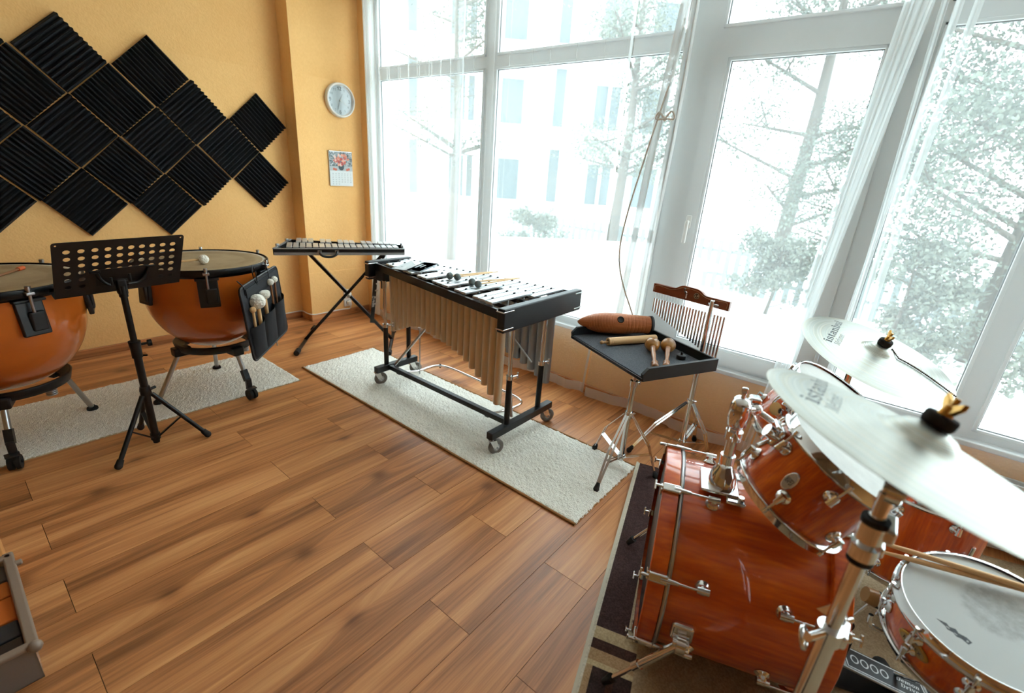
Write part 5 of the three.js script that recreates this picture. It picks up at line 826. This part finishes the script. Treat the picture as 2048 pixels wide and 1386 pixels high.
{
  // bass drum pedal
  const p = thing('bass_drum_pedal', 'black bass drum pedal with ring cut-outs behind the bass drum', 'pedal', [1.46, 0.011, 0.17], BD.a);
  const pr = print(512, 180, (x, w, h) => { x.fillStyle = '#131416'; x.fillRect(0, 0, w, h); x.strokeStyle = '#d9dcdc'; x.lineWidth = 9; x.strokeRect(10, 10, w - 20, h - 20); for (let i = 0; i < 4; i++) { x.beginPath(); x.ellipse(70 + i * 62, h / 2, 22, 30, 0.2, 0, 7); x.stroke(); } x.fillStyle = '#e4e6e6'; x.font = 'bold italic 40px serif'; x.fillText('Demon', 330, 84); x.fillText('Drive', 345, 126); });
  part(p, 'base_plate', rbox(0.10, 0.008, 0.40, 0.003, 0, 0.006, 0.17), M.black);
  const fb = part(p, 'footboard', rot(rbox(0.085, 0.008, 0.25, 0.003, 0, 0, 0), 0.22, 0, 0).translate(0, 0.055, 0.14), M.steel);
  { const q = lit(new THREE.Mesh(new THREE.PlaneGeometry(0.23, 0.078).rotateX(-Math.PI / 2).rotateY(-Math.PI / 2), std({ map: pr, roughness: 0.4 }))); q.name = 'footboard_print'; q.geometry.rotateX(0.22).translate(0, 0.0602, 0.141); fb.add(q); }
  part(p, 'heel_plate', [rbox(0.085, 0.012, 0.075, 0.003, 0, 0.022, 0.32)], M.black); part(p, 'heel_strip', rbox(0.087, 0.008, 0.012, 0.002, 0, 0.031, 0.278), std({ color: '#9b2233', roughness: 0.5 }), 'dark red heel strip');
  const dots = []; for (let i = 0; i < 5; i++) for (let j = 0; j < 5; j++) dots.push(cyl(0.0035, 0.0035, 0.002, 8, -0.03 + i * 0.015, 0.029, 0.293 + j * 0.014)); part(p, 'grip_dots', dots, M.white).userData.kind = 'stuff';
  part(p, 'tower', [rbox(0.014, 0.2, 0.02, 0.004, -0.05, 0.105, 0.0), rbox(0.014, 0.2, 0.02, 0.004, 0.05, 0.105, 0.0), rod([-0.055, 0.2, 0], [0.055, 0.2, 0], 0.007), cyl(0.024, 0.024, 0.016, 24).rotateZ(Math.PI / 2).translate(0, 0.2, 0)], M.blackMetal);
  part(p, 'beater_shaft', rod([0, 0.2, 0], [0, 0.33, 0.05], 0.0035), M.chrome);
  part(p, 'beater', [rod([0, 0.305, 0.085], [0, 0.315, 0.045], 0.022, 0.024, 22)], std({ color: '#15130f', roughness: 0.8 })); part(p, 'beater_wood', rod([0, 0.315, 0.045], [0, 0.322, 0.018], 0.024, 0.021, 22), std({ color: '#9a6d3e', roughness: 0.4 }));
  // throne
  const t = thing('drum_throne', 'round black drum throne behind the snare drum', 'stool', [2.15, 0, 0.78]);
  part(t, 'seat', lathe([[0, 0.33], [0.20, 0.33], [0.225, 0.345], [0.23, 0.385], [0.215, 0.41], [0.15, 0.42], [0, 0.415]], 48), std({ color: '#141517', roughness: 0.5 })); part(t, 'seat_band', ring(0.229, 0.006, 56, 8).translate(0, 0.36, 0), M.steel);
  part(t, 'post', rod([0, 0.05, 0], [0, 0.34, 0], 0.016), M.chrome); for (let k = 0; k < 3; k++) { const a = k * 2.094 + 0.5, l = part(t, 'leg', rod([0, 0.22, 0], [Math.cos(a) * 0.24, 0.02, Math.sin(a) * 0.24], 0.009), M.chrome); part(l, 'rubber_foot', ball(0.02, Math.cos(a) * 0.24, 0.03, Math.sin(a) * 0.24, 12), M.rubber); }
}
// ---------------------------------------------------------------- radiator under the window behind the kit
{
  const r = thing('radiator', 'white panel radiator with zigzag fins under the window behind the drum kit', 'radiator', [2.622, 0, 1.05]);
  const enamel = std({ color: '#d9dcdc', roughness: 0.4 });
  part(r, 'panel', rbox(0.010, 0.26, 1.1, 0.004, -0.022, 0.20, 0), enamel); part(r, 'back_panel', rbox(0.010, 0.26, 1.1, 0.004, 0.028, 0.20, 0), enamel);
  const z = []; for (let k = 0; k < 22; k++) z.push(bar([-0.018, 0.20, -0.53 + k * 0.05], [0.024, 0.20, -0.505 + k * 0.05], 0.002, 0.24), bar([0.024, 0.20, -0.505 + k * 0.05], [-0.018, 0.20, -0.48 + k * 0.05], 0.002, 0.24));
  part(r, 'convector_fin', z, enamel).userData.kind = 'stuff';
  for (const k of [-0.45, 0.45]) part(r, 'foot', rbox(0.06, 0.07, 0.03, 0.004, 0, 0.036, k), enamel);
}
// ---------------------------------------------------------------- storage box at the side of the room
{
  const b = thing('storage_box', 'clear plastic storage box with orange and dark contents on the floor', 'box', [-0.30, 0, -1.72]);
  const pl = phy({ color: '#cfc5bb', transmission: 0.75, roughness: 0.25, thickness: 0, ior: 1.45 }), W = 0.46, D = 0.44, H = 0.125;
  part(b, 'side', [span(-W / 2, -W / 2 + 0.004, 0.002, H, -D / 2, D / 2), span(W / 2 - 0.004, W / 2, 0.002, H, -D / 2, D / 2), span(-W / 2, W / 2, 0.002, H, -D / 2, -D / 2 + 0.004), span(-W / 2, W / 2, 0.002, H, D / 2 - 0.004, D / 2), span(-W / 2, W / 2, 0.002, 0.006, -D / 2, D / 2)], pl);
  const rim = std({ color: '#8a7768', roughness: 0.45 });
  part(b, 'rim', [rbox(0.026, 0.014, D + 0.04, 0.006, W / 2, H, 0), rbox(0.026, 0.014, D + 0.04, 0.006, -W / 2, H, 0), rbox(W + 0.02, 0.014, 0.026, 0.006, 0, H, D / 2), rbox(W + 0.02, 0.014, 0.026, 0.006, 0, H, -D / 2)], rim); part(b, 'latch', rbox(0.022, 0.012, 0.022, 0.005, W / 2 + 0.016, H, -D / 2 + 0.05), rim); part(b, 'corner_cap', ball(0.016, W / 2 + 0.004, H, D / 2 + 0.012, 12), rim);
  for (const [z0, z1, c, l] of [[-0.205, -0.125, '#5d544e', 'grey carton lying in the storage box, next to its latch'], [-0.118, -0.045, '#c4681f', 'narrow orange carton lying in the storage box'], [-0.038, 0.068, '#c9641a', 'wide orange carton lying in the storage box'], [0.075, 0.145, '#23272e', 'dark blue grey carton lying in the storage box'], [0.15, 0.205, '#2a1d17', 'dark brown carton lying in the storage box']])
    { const k = one('carton', l, 'carton', rbox(0.43, 0.105, z1 - z0, 0.004, -0.30, 0.06, -1.72 + (z0 + z1) / 2), std({ color: c, roughness: 0.6 })); }
  one('carton', 'tan cardboard carton standing behind the clear storage box', 'carton', rbox(0.40, 0.115, 0.14, 0.004, -0.277, 0.0585, -2.045), std({ color: '#c98a4c', roughness: 0.7 }));
}
renderer.render(scene, camera);
